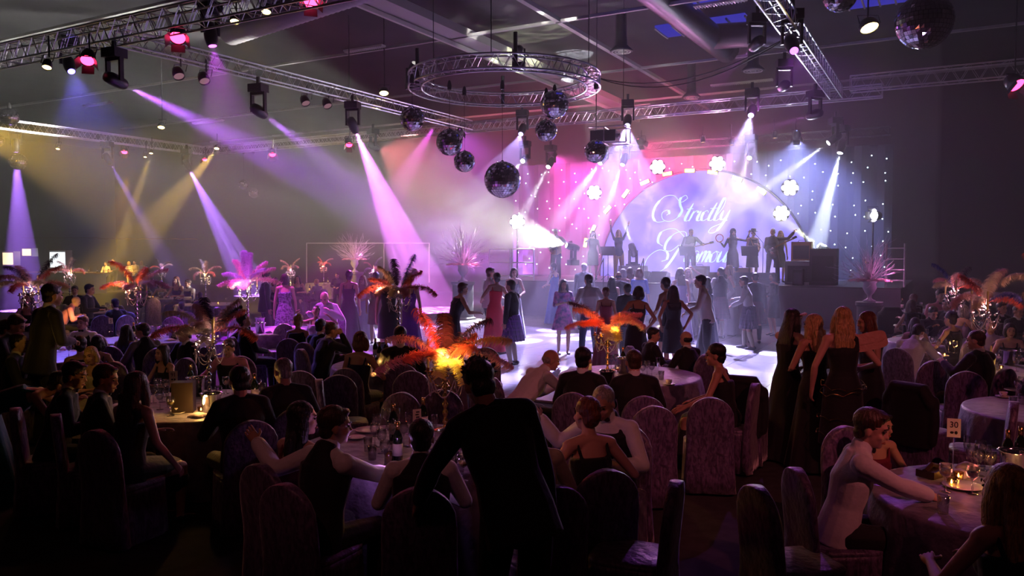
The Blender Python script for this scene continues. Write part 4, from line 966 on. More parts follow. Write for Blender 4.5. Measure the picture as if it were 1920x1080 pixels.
def text_mesh(txt, m):
    cu = bpy.data.curves.new('t', 'FONT'); cu.body = txt; cu.size = 1; cu.align_x = 'CENTER'; cu.align_y = 'CENTER'; cu.extrude = .01; o = bpy.data.objects.new('t', cu); C.objects.link(o)
    me = bpy.data.meshes.new_from_object(o.evaluated_get(bpy.context.evaluated_depsgraph_get())); bpy.data.objects.remove(o); me.materials.clear(); me.materials.append(m); me.name = 'numeral'; return me
def number_card(x, y, z, face, txt, label, tall=.12, w_=.075, h=.11, backlit=False):
    t = thing('table_number_card', label, 'table number', (x, y, z), face)
    b = MB(); b.lathe([(.035, 0), (.03, .008), (.004, .012)], 12); b.tube([(0, 0, .01), (0, 0, tall)], .003, 5); b.obj('stand', M_chrome, t)
    b = MB(); b.box((0, 0, tall + h / 2), (w_, .003, h)); b.obj('card', M_card, t)
    if txt:
        o = mobj('numeral', text_mesh(txt, M_ink), t, loc=(0, -.003, tall + h * .66), rot=(pi / 2, 0, 0), scale=(.055, .06, .05))
        b = MB(); b.ball((-.012, -.003, tall + h * .25), (.012, .002, .009), 8, 5); b.ball((.014, -.003, tall + h * .25), (.01, .002, .012), 8, 5); b.obj('motif', M_ink, t)
    else:
        b = MB()
        for i in range(4): b.box((.006 * (i % 2), -.003, tall + .02 + i * .022), (.03, .002, .010))
        b.obj('motif', M_ink, t)
    return t
def tz(kind): return .763
def item(kind, x, y, where, z=.763, base=None, group=None, light=False):
    names = {'red': 'wine_glass', 'whitew': 'wine_glass', 'colaglass': 'tumbler', 'beerglass': 'tumbler'}
    n = names.get(kind, kind); o = mobj(n, G[n], loc=(x, y, z), rot=(0, 0, R.uniform(0, 6)))
    if kind == 'red': mobj('wine', G['wine'], o)
    if kind == 'whitew': mobj('wine', G['pale_wine'], o)
    if kind == 'colaglass': mobj('drink', G['cola'], o)
    if kind == 'beerglass': mobj('drink', G['beer'], o)
    if kind == 'bottle': mobj('label', G['label'], o); mobj('foil', G['foil'], o)
    if kind == 'tealight': mobj('flame', G['flame'], o)
    B = {'wine_glass': 'empty clear wine glass', 'red': 'wine glass holding red wine', 'whitew': 'wine glass with a little pale wine', 'champagne_flute': 'tall clear champagne flute', 'tumbler': 'empty clear tumbler', 'colaglass': 'tumbler of dark drink', 'beerglass': 'glass of amber beer',
         'bottle': 'dark wine bottle with paper label', 'ice_bucket': 'shiny metal ice bucket', 'saucer': 'white china saucer', 'plate': 'white china plate', 'coffee_cup': 'white china coffee cup', 'napkin': 'crumpled napkin', 'tealight': 'small lit candle'}[kind]
    cat = {'wine_glass': 'glass', 'champagne_flute': 'glass', 'tumbler': 'glass', 'coffee_cup': 'cup', 'ice_bucket': 'ice bucket', 'tealight': 'candle'}.get(n, n)
    later(o, base or B, where, cat, group or {'glass': 'glassware on the tables', 'cup': 'coffee cups on the tables', 'saucer': 'saucers on the tables', 'plate': 'plates on the tables', 'bottle': 'wine bottles on the tables', 'ice bucket': 'ice buckets on the tables', 'napkin': 'napkins on the tables', 'candle': 'candles on the tables'}[cat])
    return o
def plume_mesh(Ln, bend, dens=70, bl=.085, seed=0):
    rr = random.Random(seed); b = MB(); pts = []; p = V((0, 0, 0)); n = 16
    for i in range(n + 1):
        a = bend * (i / n) ** 1.4; pts.append(p.copy()); p = p + V((0, sin(a), cos(a))) * Ln / n
    b.tube(pts, [.004 * (1 - .75 * i / n) for i in range(n + 1)], 4)
    for i in range(dens * 2):
        t = .14 + .86 * (i / (dens * 2)); f = t * n; k = min(int(f), n - 1); q = pts[k].lerp(pts[k + 1], f - k); tg = (pts[k + 1] - pts[k]).normalized(); nm = V((1, 0, 0)).cross(tg)
        for sd in (-1, 1):
            ln = bl * (min(1, (t - .08) * 3.2) * (1 - .35 * t)) * rr.uniform(.75, 1.15); az = rr.uniform(-.75, .75)
            d = (V((sd * cos(az), 0, 0)) + nm * sin(az) + tg * rr.uniform(.15, .55)).normalized(); pp = [q]
            for j in range(3):
                d = (d + V((0, 0, -.34 - .22 * j)) + V((rr.uniform(-.1, .1),) * 3)).normalized(); pp.append(pp[-1] + d * ln / 3)
            wd = tg.cross(d); wd = wd.normalized() * .0022 if wd.length > .01 else V((0, .0022, 0)); u = tg * .0026
            vs = []
            for j, x in enumerate(pp): s_ = (1, .95, .7, .2)[j]; vs += [x - u * s_, x + u * s_]
            b.add(vs, [(0, 1, 3, 2), (2, 3, 5, 4), (4, 5, 7, 6)])
    return b
PLM = {}
def plume(par, col, az, tilt, Ln=.5, bend=1.7, z=0, lod=0, r0=.02, roll=0):
    k = (round(Ln, 1), round(bend, 1), lod)
    if k not in PLM: PLM[k] = plume_mesh(k[0], k[1], (110, 46)[lod], .135 if lod == 0 else .13, len(PLM)).mesh('feather', [feam('cream')])
    M = Matrix.Translation((r0 * -sin(az), r0 * cos(az), z)) @ Matrix.Rotation(az, 4, 'Z') @ Matrix.Rotation(-tilt, 4, 'X') @ Matrix.Rotation(roll, 4, 'Z')
    o = mobj('feather', PLM[k], par, mw=M @ Matrix.Scale(Ln / k[0], 4)); o.material_slots[0].link = 'OBJECT'; o.material_slots[0].material = feam(col); return o
def stem_profile(h):
    P = [(.11, 0), (.10, .012), (.03, .02), (.018, .04)]; z = .05
    while z < h - .05: P += [(.014, z), (.026, z + .02), (.026, z + .035), (.014, z + .055)]; z += .075
    return P + [(.02, h - .03), (.035, h - .015), (.02, h)]
def candelabra(x, y, label, h=.62, cols=('pink', 'cream', 'red', 'pink', 'dark', 'cream', 'red', 'pink', 'rose'), seed=0, lod=0, candles=2, metal=None, glow=None, size=1.0, z=.763, spread=1.0, arr=None, canc=None):
    rr = random.Random(seed); t = thing('candelabra', label, 'centrepiece', (x, y, z), rr.uniform(0, 6) if arr is None else 0, 'feathered candelabra centrepieces'); m = metal or M_chrome
    MB().lathe(stem_profile(h), 12).obj('stem', m, t, True)
    cr = MB()
    for k in range(5):
        a = 2 * pi * k / 5 + .3; d = V((cos(a), sin(a), 0)); b = MB()
        b.tube([V((0, 0, h - .06)) + d * 0, V((0, 0, h - .11)) + d * .06, V((0, 0, h - .09)) + d * .13, V((0, 0, h - .02)) + d * .165, V((0, 0, h + .01)) + d * .165], .008, 6)
        b.lathe([(.006, h), (.032, h + .012), (.034, h + .018), (.014, h + .022), (.016, h + .05), (.012, h + .05)], 12, d * .165); b.obj('arm', m, t, True)
        for j in range(3): cr.ball(V((0, 0, h - .035 - .03 * j)) + d * (.165 + .015 * (j % 2)), (.009, .009, .014), 5, 4)
        e = V((cos(a + 1.257), sin(a + 1.257), 0)); q0 = d * .165 + V((0, 0, h - .02)); q1 = e * .165 + V((0, 0, h - .02)); g = MB()
        g.tube([q0.lerp(q1, s_) - V((0, 0, .17 * (1 - (2 * s_ - 1) ** 2))) for s_ in [i / 10 for i in range(11)]], .0045, 4); g.obj('bead_garland', M_bead, t)
        if k < candles or (canc and k in canc):
            c = MB(); c.lathe([(.011, h + .04), (.011, h + .30), (.008, h + .305), (.001, h + .305)], 8, d * .165); c.obj('candle', M_candle, t)
    for _ in range(34):
        a = rr.uniform(0, 6.28); r_ = rr.uniform(.02, .13); cr.ball((r_ * cos(a), r_ * sin(a), h + rr.uniform(-.03, .12)), .015, 6, 4)
    cr.obj('crystals', M_crystal, t)['kind'] = 'stuff'
    if arr is None:
        n = len(cols); arr = []
        for i, c in enumerate(cols):
            up = i % 3 == 0; arr.append((c, 2 * pi * i / n + rr.uniform(-.25, .25), rr.uniform(.05, .3) if up else rr.uniform(.45, .95), rr.uniform(.42, .56), rr.uniform(1.7, 2.5) if not up else rr.uniform(.8, 1.7)))
    for c, az, ti, ln, be in arr: plume(t, c, az, ti, ln * spread, be, h + .13, lod, .03)
    if glow:
        g = MB(); g.ball((0, 0, h + .1), .014, 8, 6); g.obj('light_bulb', emat('bulb %.1f %.1f' % glow[0][1:], glow[0], 8), t)
        p = point((x, y, z + (h + .12) * size), glow[0], glow[1], .03); 
        if len(glow) > 2: p.location += V(glow[2])
    t.scale = (size,) * 3
    return t
def mirror_ball(px, py, dpx, D, label, cable=None, top=None):
    t = FPX * D / dpx; c = at_t(px, py, t); r = D / 2; o = thing('mirror_ball', label, 'mirror ball', c, R.uniform(0, 3), 'mirror balls'); n = max(26, int(44 * D)); m = n // 2; b = MB(); rr = random.Random(int(px))
    for j in range(m):
        a0 = -pi / 2 + pi * j / m; a1 = -pi / 2 + pi * (j + 1) / m; nn_ = max(6, int(n * cos((a0 + a1) / 2)))
        for i in range(nn_):
            p0, p1 = 2 * pi * i / nn_, 2 * pi * (i + 1) / nn_; e = .0016; dr = [rr.uniform(-e, e) for _ in range(4)]
            g = .04
            P = [V((cos(a) * cos(p), cos(a) * sin(p), sin(a))) * (r + d_) for (a, p), d_ in zip(((a0 + g * (a1 - a0), p0 + g * (p1 - p0)), (a0 + g * (a1 - a0), p1 - g * (p1 - p0)), (a1 - g * (a1 - a0), p1 - g * (p1 - p0)), (a1 - g * (a1 - a0), p0 + g * (p1 - p0))), dr)]
            b.add(P, [(0, 1, 2, 3)])
    b.obj('ball', mat('mirror tiles', (.82, .78, .86), .04, 1), o)
    b = MB(); b.ball((0, 0, 0), r * .985, 20, 12); b.obj('core', M_black, o)
    tp = (top if top is not None else 6.7) - c.z
    b = MB(); b.tube([(0, 0, r * .98), (0, 0, tp)], .006, 4); b.obj('cable', M_steel, o); b = MB(); b.lathe([(.05, tp - .08), (.06, tp + .02), (.04, tp + .12), (.02, tp + .16)], 10); b.lathe([(.03, r * .96), (.03, r * 1.06)], 8); b.obj('motor', M_black, o)
    return o
# ---------------------------------------------------------------- mirror balls
for px, py, dp, D, lb in ((773, 223, 46, .62, 'mirror ball under the left edge of the ring truss'), (843, 267, 50, .70, 'mirror ball below the ring truss, above the smaller left one'), (871, 303, 40, .58, 'small mirror ball tucked under the left pair of balls'),
                          (942, 337, 68, .95, 'largest central mirror ball hanging lowest under the ring truss'), (1040, 196, 53, .76, 'mirror ball close under the right side of the ring truss'), (1024, 245, 41, .60, 'mirror ball hanging right of the centre, over the long truss'),
                          (1117, 284, 43, .60, 'mirror ball below the projector, right of the ring')):
    mirror_ball(px, py, dp, D, lb, top=6.62)
mirror_ball(1733, 40, 101, .95, 'big mirror ball at the top right of the hall', top=9.98); mirror_ball(1575, -9, 62, .7, 'mirror ball cut by the top edge at the right', top=9.98)
mirror_ball(18, 219, 33, .6, 'mirror ball at the left edge beside the amber glow', top=7.2); mirror_ball(-6, 263, 26, .6, 'mirror ball cut off by the left edge', top=7.2); mirror_ball(34, 303, 31, .6, 'amber lit mirror ball in the violet cone at far left', top=7.2)
mirror_ball(457, 346, 19, .5, 'tiny far mirror ball, upper of the distant pair', top=7.2); mirror_ball(476, 362, 19, .5, 'tiny far mirror ball, lower of the distant pair', top=7.2)
# projector
c = at_t(1143, 256, 23.5); t = thing('projector', 'boxy projector in an open frame hung right of the ring truss', 'projector', c, -.35)
b = MB(); b.box((-.15, 0, 0), (.75, .5, .32)); b.obj('body', M_steel, t)
b = MB()
for x in (-.1, .55): b.tube([(x, -.3, -.22), (x, .3, -.22), (x, .3, .25), (x, -.3, .25)], .02, 5, close=True)
for y in (-.3, .3):
    for z in (-.22, .25): b.tube([(-.55, y, z), (.55, y, z)], .018, 5)
b.obj('frame', M_alu, t); b = MB(); b.lathe([(.08, 0), (.08, .1)], 14); b.obj('lens', M_chrome, t, loc=(.22, 0, 0), rot=(0, pi / 2, 0))
b = MB(); b.tube([(-.4, 0, .25), (-.4, 0, 4.2)], .01); b.tube([(.4, 0, .25), (.4, 0, 4.2)], .01); b.obj('hanger', M_steel, t)
# ceiling battens, duct, round diffusers
for i, (px, py, L_, lb) in enumerate(((683, 91, 1.6, 'bright fluorescent batten on the ceiling tray left of the big beam'), (183, 195, 1.9, 'dim fluorescent batten at the left of the ceiling'), (390, 228, 2.2, 'dim fluorescent batten above the distant left truss'), (540, 252, 2.3, 'dim fluorescent batten over the far corner truss'), (1180, 200, 2.0, 'bright batten behind the right edge of the ring truss'), (1350, 5, 1.4, 'white batten at the top edge beside the steep truss'), (1390, 155, 2.4, 'long batten on the ceiling right of the skylights'))):
    c = at_z(px, py, 8.98); t = thing('ceiling_batten', lb, 'ceiling light', c, HROT); b = MB(); b.box((0, 0, 0), (L_, .22, .06)); b.obj('housing', M_white, t); b = MB()
    for k in range(int(L_ / .08)): b.box((-L_ / 2 + .04 + k * .08, 0, -.045), (.012, .2, .03))
    b.obj('louvre', M_alu, t)
b = MB(); pts = []; c0 = at_z(430, 62, 8.8); c1 = at_z(700, -30, 8.8)
for i in range(60): pts.append(c0.lerp(c1, i / 59))
b.tube(pts, [.34 + .03 * (i % 2) for i in range(60)], 16); tag(b.obj('air_duct', mat('fabric duct', (.4, .4, .42), .7), smooth=True), 'pale ribbed fabric air duct crossing the ceiling at top left', 'duct')
b = MB(); c0 = hall(-7.3, 16, 9.3); c1 = hall(-7.0, 28, 9.3); b.tube([c0.lerp(c1, i / 20) for i in range(21)], .42, 18); b.tube([hall(-7.0, 26, 9.3), hall(-5.5, 26.2, 9.25), hall(-4.4, 25.5, 8.9)], .4, 16); tag(b.obj('air_duct', M_steel, smooth=True), 'dark round steel duct beside the blue skylights', 'duct')
for px, py, z, lb in ((1165, 97, 8.8, 'round ceiling vent right of the diagonal tray'), (1412, 133, 8.3, 'dark dome lamp hanging under the skylights'), (1296, 183, 8.6, 'pale round vent under the right ceiling')):
    c = at_z(px, py, z); t = thing('ceiling_vent', lb, 'vent', c); b = MB()
    b.lathe([(.36, 0), (.38, .03), (.2, .2), (.18, .5), (.17, ZC - z)], 20, cap=False); b.lathe([(.001, .01), (.36, 0)], 20, cap=False); b.obj('hood', M_steel, t, True)
    b = MB()
    for r_ in (.1, .2, .3): b.tube([(r_ * cos(2 * pi * i / 20), r_ * sin(2 * pi * i / 20), -.01) for i in range(20)], .012, 4, close=True)
    b.obj('grille', M_white, t)
# fixtures on the trusses, unlit except the back ring head
for px, py, t, lb in ((337, 147, 18.6, 'leftmost unlit chrome can under the bright truss'), (385, 156, 19.2, 'second unlit chrome can under the bright truss'), (575, 197, 22.6, 'third unlit chrome can under the bright truss'), (616, 202, 23.2, 'fourth unlit chrome can near the end of the bright truss')):
    c = at_t(px, py, t); o = par_can(c, c + V((.5, -.5, -1)), (.8, .4, .5), .25, lb, .13, barn=False, L=.26)
for px, py, t, lb in ((975, 92, 21.2, 'dark moving head on top of the ring truss at its back'), (777, 118, 21.5, 'dark moving head on top of the ring truss at its left')):
    c = at_t(px, py, t); bk_ = px > 900; moving_head(c, at_z(1030, 70, 9.9) if bk_ else c + V((.3, -.6, .5)), (.9, .85, .8), 900 if bk_ else 0, 66 if bk_ else 10, lb, floor=True, lens_e=.6, s=.8, gobo='dots', gs=14)  # back head holds an added spot throwing dots on the ceiling
for px, py, t, lb in ((1318, 270, 30, 'small dark lamp hanging over the pink-white floodlights, left'), (1372, 275, 29.5, 'small dark lamp hanging over the pink-white floodlights, middle'), (1453, 262, 28.5, 'small dark lamp hanging left of the right moving heads')):
    c = at_t(px, py, t); par_can(c, c + V((0, -.2, -1)), (1, .6, .2), .8, lb, .09, barn=False, L=.25, hang=6.9 - c.z + .1)
# power cables drooping from ring to steep truss
b = MB()
for dz in (0, .12):
    a = RC + V((2.5, .3, .2)); c = hall(-3.1, 18, 7.0); b.tube([a.lerp(c, i / 14) - V((0, 0, (.5 + dz) * (1 - (2 * i / 14 - 1) ** 2))) for i in range(15)], .014, 5)
tag(b.obj('power_cable', M_black), 'black cables slung from the ring truss to the steep right truss', 'cable')
# ---------------------------------------------------------------- stage gear
def on_stage(px, q): # point on the deck under pixel column px at hall depth q
    a = (px - 960) / FPX; t = q / (a * sin(HA) + cos(HA)); return V((a * t, t, SZ))
for px, q, lb in ((1203, 26.4, 'grey floor monitor left of the steps'), (1237, 26.3, 'grey floor monitor just right of the steps'), (1345, 26.2, 'grey floor monitor below the tambourine player'), (1395, 26.3, 'dark floor monitor in front of the saxophone player'), (1432, 26.3, 'dark floor monitor in front of the white haired guitarist')):
    t = thing('floor_monitor', lb, 'speaker', on_stage(px, q), HROT + R.uniform(-.2, .2)); b = MB(); b.loft([[V((x, -.2, 0)), V((x, .2, 0)), V((x, .2, .32)), V((x, -.02, .38)), V((x, -.2, .12))] for x in (-.3, .3)]); b.obj('cabinet', mat('grey speaker', (.14, .14, .15), .7), t)
    b = MB(); b.box((0, -.12, .25), (.52, .012, .28), Matrix.Rotation(-.6, 3, 'X')); b.obj('grille', M_steel, t)
def music_stand(px, q, lb):
    t = thing('music_stand', lb, 'music stand', on_stage(px, q), HROT + pi); b = MB(); b.tube([(0, 0, .02), (0, 0, 1.0)], .014)
    for k in range(3): b.tube([(0, 0, .25), (.26 * cos(k * 2.1), .26 * sin(k * 2.1), .02)], .01)
    b.obj('stand', M_black, t); b = MB(); b.box((0, 0, 1.08), (.55, .015, .36), Matrix.Rotation(-.45, 3, 'X')); b.box((0, -.06, .93), (.55, .06, .012)); b.obj('desk', M_black, t)
    b = MB(); b.box((.06, -.02, 1.1), (.36, .006, .28), Matrix.Rotation(-.45, 3, 'X')); b.obj('sheet_music', mat('paper', (.75, .75, .78), .7), t)
music_stand(1140, 27.0, 'black music stand left of the singer with raised arms'); music_stand(1288, 26.6, 'music stand with pages before the bass player'); music_stand(1405, 26.9, 'dark music stand beside the saxophone player')
PLH = PLM_.location.z - .04 - SZ
t = thing('plinth', 'cloth draped plinth under the black moving head on stage', 'plinth', V((PLM_.location.x, PLM_.location.y, SZ)), HROT); b = MB(); b.loft([rrect(.5 + .05 * (1 - z), .35 + .03 * (1 - z), 48, z=z * PLH, wav=.02 * (1 - z), k=14) for z in (0, .5, .97, 1)]); b.obj('drape', mat('pale cloth', (.5, .5, .52), .8), t, True)
def amp(px, q, z, w_, d, h, m1, m2, lb, cat='amplifier'):
    p = on_stage(px, q); t = thing('amplifier', lb, cat, p + V((0, 0, z)), HROT); b = MB(); b.box((0, 0, h / 2), (w_, d, h)); b.obj('cabinet', m1, t); b = MB(); b.box((0, -d / 2 - .006, h * .45), (w_ * .8, .02, h * .7)); b.obj('grille', m2, t); b = MB(); b.tube([(-.12, 0, h), (-.1, 0, h + .05), (.1, 0, h + .05), (.12, 0, h)], .012); b.obj('handle', M_steel, t)
M_case = mat('flight case', (.05, .05, .06), .5); M_tol = mat('orange tolex', (.7, .42, .25), .6)
amp(1500, 27.2, 0, .85, .55, .75, mat('pale case', (.35, .35, .38), .5), M_case, 'grey equipment case at the right of the stage', 'case')
amp(1503, 27.2, .755, .62, .32, .62, M_tol, mat('amp cloth', (.12, .12, .12), .8), 'orange-edged guitar amplifier on a grey case')
amp(1545, 27.0, 0, .8, .6, 1.15, M_case, M_black, 'tall black case right of the guitar amplifier', 'case')
amp(1497, 26.3, 0, .3, .3, .5, M_black, M_steel, 'small black box on the stage front edge', 'case')
amp(1312, 27.6, 0, .6, .45, .55, mat('blue-grey case', (.12, .14, .2), .5), M_black, 'blue-grey amplifier behind the bass player')
amp(1385, 27.8, 0, .85, .45, .5, M_tol, M_tol, 'pale orange box behind the music stand', 'case')
# barrier rails at stage left, scaffold rack at stage right end, laptop glow
for k, (p0, p1) in enumerate(((-15.4, -14.5), (-14.4, -13.5))):
    b = MB(); a = hall(p0, 26.0, SZ); c = hall(p1, 26.0, SZ)
    for z in (.15, .65, 1.15): b.tube([a + V((0, 0, z)), c + V((0, 0, z))], .022)
    for s_ in (0, 1): b.tube([a.lerp(c, s_), a.lerp(c, s_) + V((0, 0, 1.15))], .025)
    tag(b.obj('stage_rail', M_alu), ('left', 'right')[k] + ' one of two pale tubular rails at stage left', 'rail')
b = MB(); a = on_stage(1700, 26.6); a.z = SZ - .3
for i in range(4):
    for x in (0, .5): b.tube([(x, 0, 0), (x, 0, 1.3)], .02)
    b.tube([(0, 0, .2 + i * .32), (.5, 0, .2 + i * .32)], .018)
    b.tube([(0, .4, .2 + i * .32), (.5, .4, .2 + i * .32)], .018)
for x in (0, .5): b.tube([(x, .4, 0), (x, .4, 1.3)], .02); b.tube([(x, 0, 1.2), (x, .4, 1.2)], .018)
c = hall(-1.75, 26.2, SZ); tag(b.obj('equipment_rack', M_alu, loc=c, rot=(0, 0, HROT)), 'open metal rack standing at the far right end of the stage', 'rack')
# microphones on stands
def mic_stand(px, q, h, lb, boom=True):
    t = thing('microphone_stand', lb, 'microphone stand', on_stage(px, q), HROT); b = MB(); b.lathe([(.13, 0), (.12, .02), (.012, .03)], 14); b.tube([(0, 0, .02), (0, 0, h)], .012)
    if boom: b.tube([(0, 0, h), (-.25, 0, h + .28)], .01)
    b.obj('stand', M_black, t); b = MB(); e = (-.25, 0, h + .28) if boom else (0, 0, h); b.tube([e, V(e) + V((-.08, 0, .1))], [.014, .016]); b.ball(V(e) + V((-.1, 0, .12)), .028, 8, 6); b.obj('microphone', M_steel, t)
mic_stand(1430, 26.9, 1.35, 'boom microphone stand between saxophone and guitar'); mic_stand(1043, 27.3, 1.5, 'microphone stand before the left guitarist', False); mic_stand(1165, 27.0, 1.2, 'straight microphone stand under the arms-raised singer', False)
# ---------------------------------------------------------------- bar at the far left
t = thing('bar_counter', 'long lit bar counter at the far left', 'bar', at_z(150, 505, 0) * 0 + V((-25.5, 45.5, 0)), HROT); b = MB(); b.box((0, 0, .55), (6.2, .7, 1.1)); b.obj('front', mat('bar front', (.5, .52, .6), .5), t); b = MB(); b.box((0, -.05, 1.13), (6.4, .85, .06)); b.obj('worktop', mat('bar top', (.8, .6, .35), .3), t)
for (px, py, L_, h_, lb, cl) in ((108, 487, 1.7, 1.15, 'glowing white drinks fridge behind the bar', (.9, .95, 1)), (50, 473, 1.0, .5, 'warm lit shelf sign left of the white drinks fridge', (1, .75, .4)), (15, 485, 1.2, .9, 'dim lit shelf at the far left edge', (1, .7, .4))):
    c = at_t(px, py, 48.5); o = thing('bar_fridge', lb, 'fridge', c, HROT); b = MB(); b.box((0, .2, 0), (L_, .4, h_)); b.obj('cabinet', M_white, o); b = MB(); b.box((0, -.01, 0), (L_ * .9, .02, h_ * .8)); b.obj('lit_door', emat('fridge ' + lb[:4], cl, 1.6), o)
for i in range(11):
    c = hall(0, 0); x = -2.6 + i * .52; p = Matrix.Rotation(HROT, 3, 'Z') @ V((x, R.uniform(-.2, .2), 1.16)) + V((-25.5, 45.5, 0)); o = mobj('bottle', G['bottle'], loc=p); mobj('label', G['label'], o); later(o, 'small bottle', 'on the far bar counter', 'bottle', 'bottles on the bar')
# gilt dado rail catching the light on the back drape
b = MB(); pts = [at_t(20 + i * 10, 446 + (2 if i > 16 else 0) + .5 * sin(i * 2.2), 55.5 - i * .28) for i in range(36)]; b.tube(pts, .03, 5); tag(b.obj('picture_rail', M_gold), 'thin gilt rail glinting along the far left wall', 'rail')
# thin framed partition at the back
for k, (x0, x1, y0) in enumerate(((575, 720, 456), (720, 805, 456))):
    b = MB(); ta, tb = 44 - k * 3, 41 - k * 2; b.tube([at_z(x0, 520, 0) * 0 + V(at_t(x0, 530, ta)), at_t(x0, y0, ta), at_t(x1, y0, tb), at_t(x1, 530, tb)], .035, 5); tag(b.obj('partition_frame', M_beam), ('left', 'right')[k] + ' one of two thin door-like frames against the back drape', 'frame')
# ---------------------------------------------------------------- tables
def tc_(px, py): p = at_z(px, py, .763); return p.x, p.y
TAB = {
 'front': (tc_(765, 838), 'on the nearest middle table', 'round table nearest the camera in the middle, crowded with glasses'),
 'n91': (tc_(372, 757), 'on the table with card 91', 'round velvet covered table carrying the number card 91'),
 'floor': (tc_(1180, 702), 'on the table beside the dance floor', 'round table at the near edge of the dance floor, yellow candle candelabra on it'),
 'bare': (tc_(745, 682), 'on the table of the bare-backed guest', 'round table left of the dance floor with bottles, behind the bare-backed woman'),
 'magenta': (tc_(288, 634), 'on the magenta lit table at left', 'magenta and blue lit round table at the left, set with glasses and buckets'),
 'pink': (tc_(520, 618), 'on the violet table at left', 'violet lit round table under the bright pink feather centrepiece'),
 'left': (tc_(66, 669), 'on the dark table at the left edge', 'dark round table at the left edge of the hall'),
 'far1': (tc_(165, 584), 'behind the black standing figure', 'round table with an orange candle behind the black standing figure'),
 'r1': (tc_(1925, 938), 'on the nearest right table', 'round table in the lower right corner'),
 'r2': (tc_(2000, 772), 'on the table cut by the right edge', 'lilac topped round table cut by the right edge with a cup on it'),
 'r3': (tc_(1768, 640), 'on the table by the right white shirt', 'round table in front of the man leaning in a white shirt at right'),
 'rb': (tc_(1934, 700), 'on the gold bucket table', 'round table at right holding the gold lit ice bucket'),
 'r4': (tc_(1745, 583), 'on the far right table', 'far round table at right under the dark wall'),
 'far2': (tc_(320, 558), 'on the far candle lit table', 'far round table at left crowded with small lights'),
 'far3': (tc_(565, 549), 'on the far blue clothed table', 'far round table with blue lit cloth behind the couple in pink light'),
 'far4': (tc_(390, 570), 'on the distant small table', 'distant round table under the thin feather centrepiece'),
 'far5': (tc_(608, 531), 'on the farthest left table', 'farthest round table, under the small coral feather spray'),
}
for k, ((x, y), wh, lb) in TAB.items(): table(x, y, lb, R.uniform(0, 1))
def px_item(kind, px, py, tb, **k): p = at_z(px, py, .763); return item(kind, p.x, p.y, TAB[tb][1], **k)
for kind, px, py in (('saucer', 668, 822), ('coffee_cup', 0, 0), ('plate', 692, 808), ('wine_glass', 703, 838), ('wine_glass', 716, 850), ('wine_glass', 733, 832), ('tumbler', 698, 862), ('wine_glass', 722, 874), ('wine_glass', 757, 836), ('champagne_flute', 745, 812), ('wine_glass', 724, 806), ('wine_glass', 706, 818), ('tumbler', 690, 846),
                     ('bottle', 746, 868), ('beerglass', 729, 870), ('champagne_flute', 815, 826), ('champagne_flute', 805, 842), ('ice_bucket', 846, 856), ('tumbler', 862, 884), ('red', 871, 872), ('wine_glass', 852, 896), ('whitew', 868, 902), ('bottle', 738, 826), ('bottle', 794, 812), ('napkin', 775, 868), ('wine_glass', 768, 814)):
    if px: px_item(kind, px, py, 'front')
number_card(*at_z(782, 822, .763), .5, None, 'narrow cream number card seen edge-on among the front glasses', tall=.14)
x, y, z = at_z(326, 752, .763); number_card(x, y, z, 0.1, '91', 'cream table card reading 91', tall=.20, w_=.085, h=.12)
b = MB(); b.box((0, 0, .15), (.2, .16, .3)); tag(b.obj('wine_box', mat('dark wood box', (.02, .012, .01), .4), loc=at_z(345, 772, .763), rot=(0, 0, .2)), 'tall dark box standing before the gold bucket on table 91', 'box')
for kind, px, py in (('ice_bucket', 368, 742), ('ice_bucket', 396, 776), ('saucer', 332, 775), ('coffee_cup', 332, 774), ('wine_glass', 296, 742), ('wine_glass', 304, 754), ('wine_glass', 312, 744), ('wine_glass', 300, 768), ('champagne_flute', 314, 764), ('wine_glass', 288, 756), ('tumbler', 410, 742), ('wine_glass', 424, 738), ('wine_glass', 436, 746), ('red', 484, 744), ('wine_glass', 492, 752), ('wine_glass', 474, 742), ('bottle', 478, 756), ('tealight', 391, 742), ('tealight', 377, 772), ('tealight', 486, 762), ('tumbler', 405, 756), ('whitew', 320, 780), ('bottle', 358, 736), ('napkin', 372, 782), ('plate', 415, 780)):
    px_item(kind, px, py, 'n91')
for kind, px, py in (('saucer', 1254, 721), ('coffee_cup', 1254, 720), ('wine_glass', 1213, 704), ('wine_glass', 1222, 708), ('champagne_flute', 1234, 702), ('wine_glass', 1205, 710), ('ice_bucket', 1139, 728), ('ice_bucket', 1170, 700), ('bottle', 1168, 694), ('wine_glass', 1146, 692), ('wine_glass', 1154, 690), ('champagne_flute', 1106, 690), ('tumbler', 1096, 694), ('bottle', 1104, 702), ('tumbler', 1240, 712), ('tealight', 1128, 700), ('red', 1158, 712), ('plate', 1100, 716)):
    px_item(kind, px, py, 'floor')
for kind, px, py in (('bottle', 704, 674), ('bottle', 712, 682), ('bottle', 724, 676), ('champagne_flute', 728, 684), ('champagne_flute', 718, 690), ('ice_bucket', 715, 668), ('wine_glass', 700, 690), ('wine_glass', 708, 698), ('wine_glass', 800, 682), ('red', 806, 690), ('tumbler', 790, 696), ('saucer', 786, 706), ('napkin', 700, 705), ('tealight', 726, 694)):
    px_item(kind, px, py, 'bare')
for kind, px, py in (('coffee_cup', 1776, 884), ('saucer', 1776, 886), ('napkin', 1802, 892), ('napkin', 1812, 878), ('wine_glass', 1822, 884), ('wine_glass', 1834, 892), ('wine_glass', 1846, 882), ('champagne_flute', 1812, 872), ('red', 1823, 926), ('whitew', 1772, 922), ('tumbler', 1768, 962), ('ice_bucket', 1902, 900), ('bottle', 1888, 886), ('plate', 1805, 914), ('tealight', 1797, 898), ('tealight', 1784, 910), ('wine_glass', 1856, 896), ('wine_glass', 1838, 874), ('bottle', 1912, 880)):
    px_item(kind, px, py, 'r1')
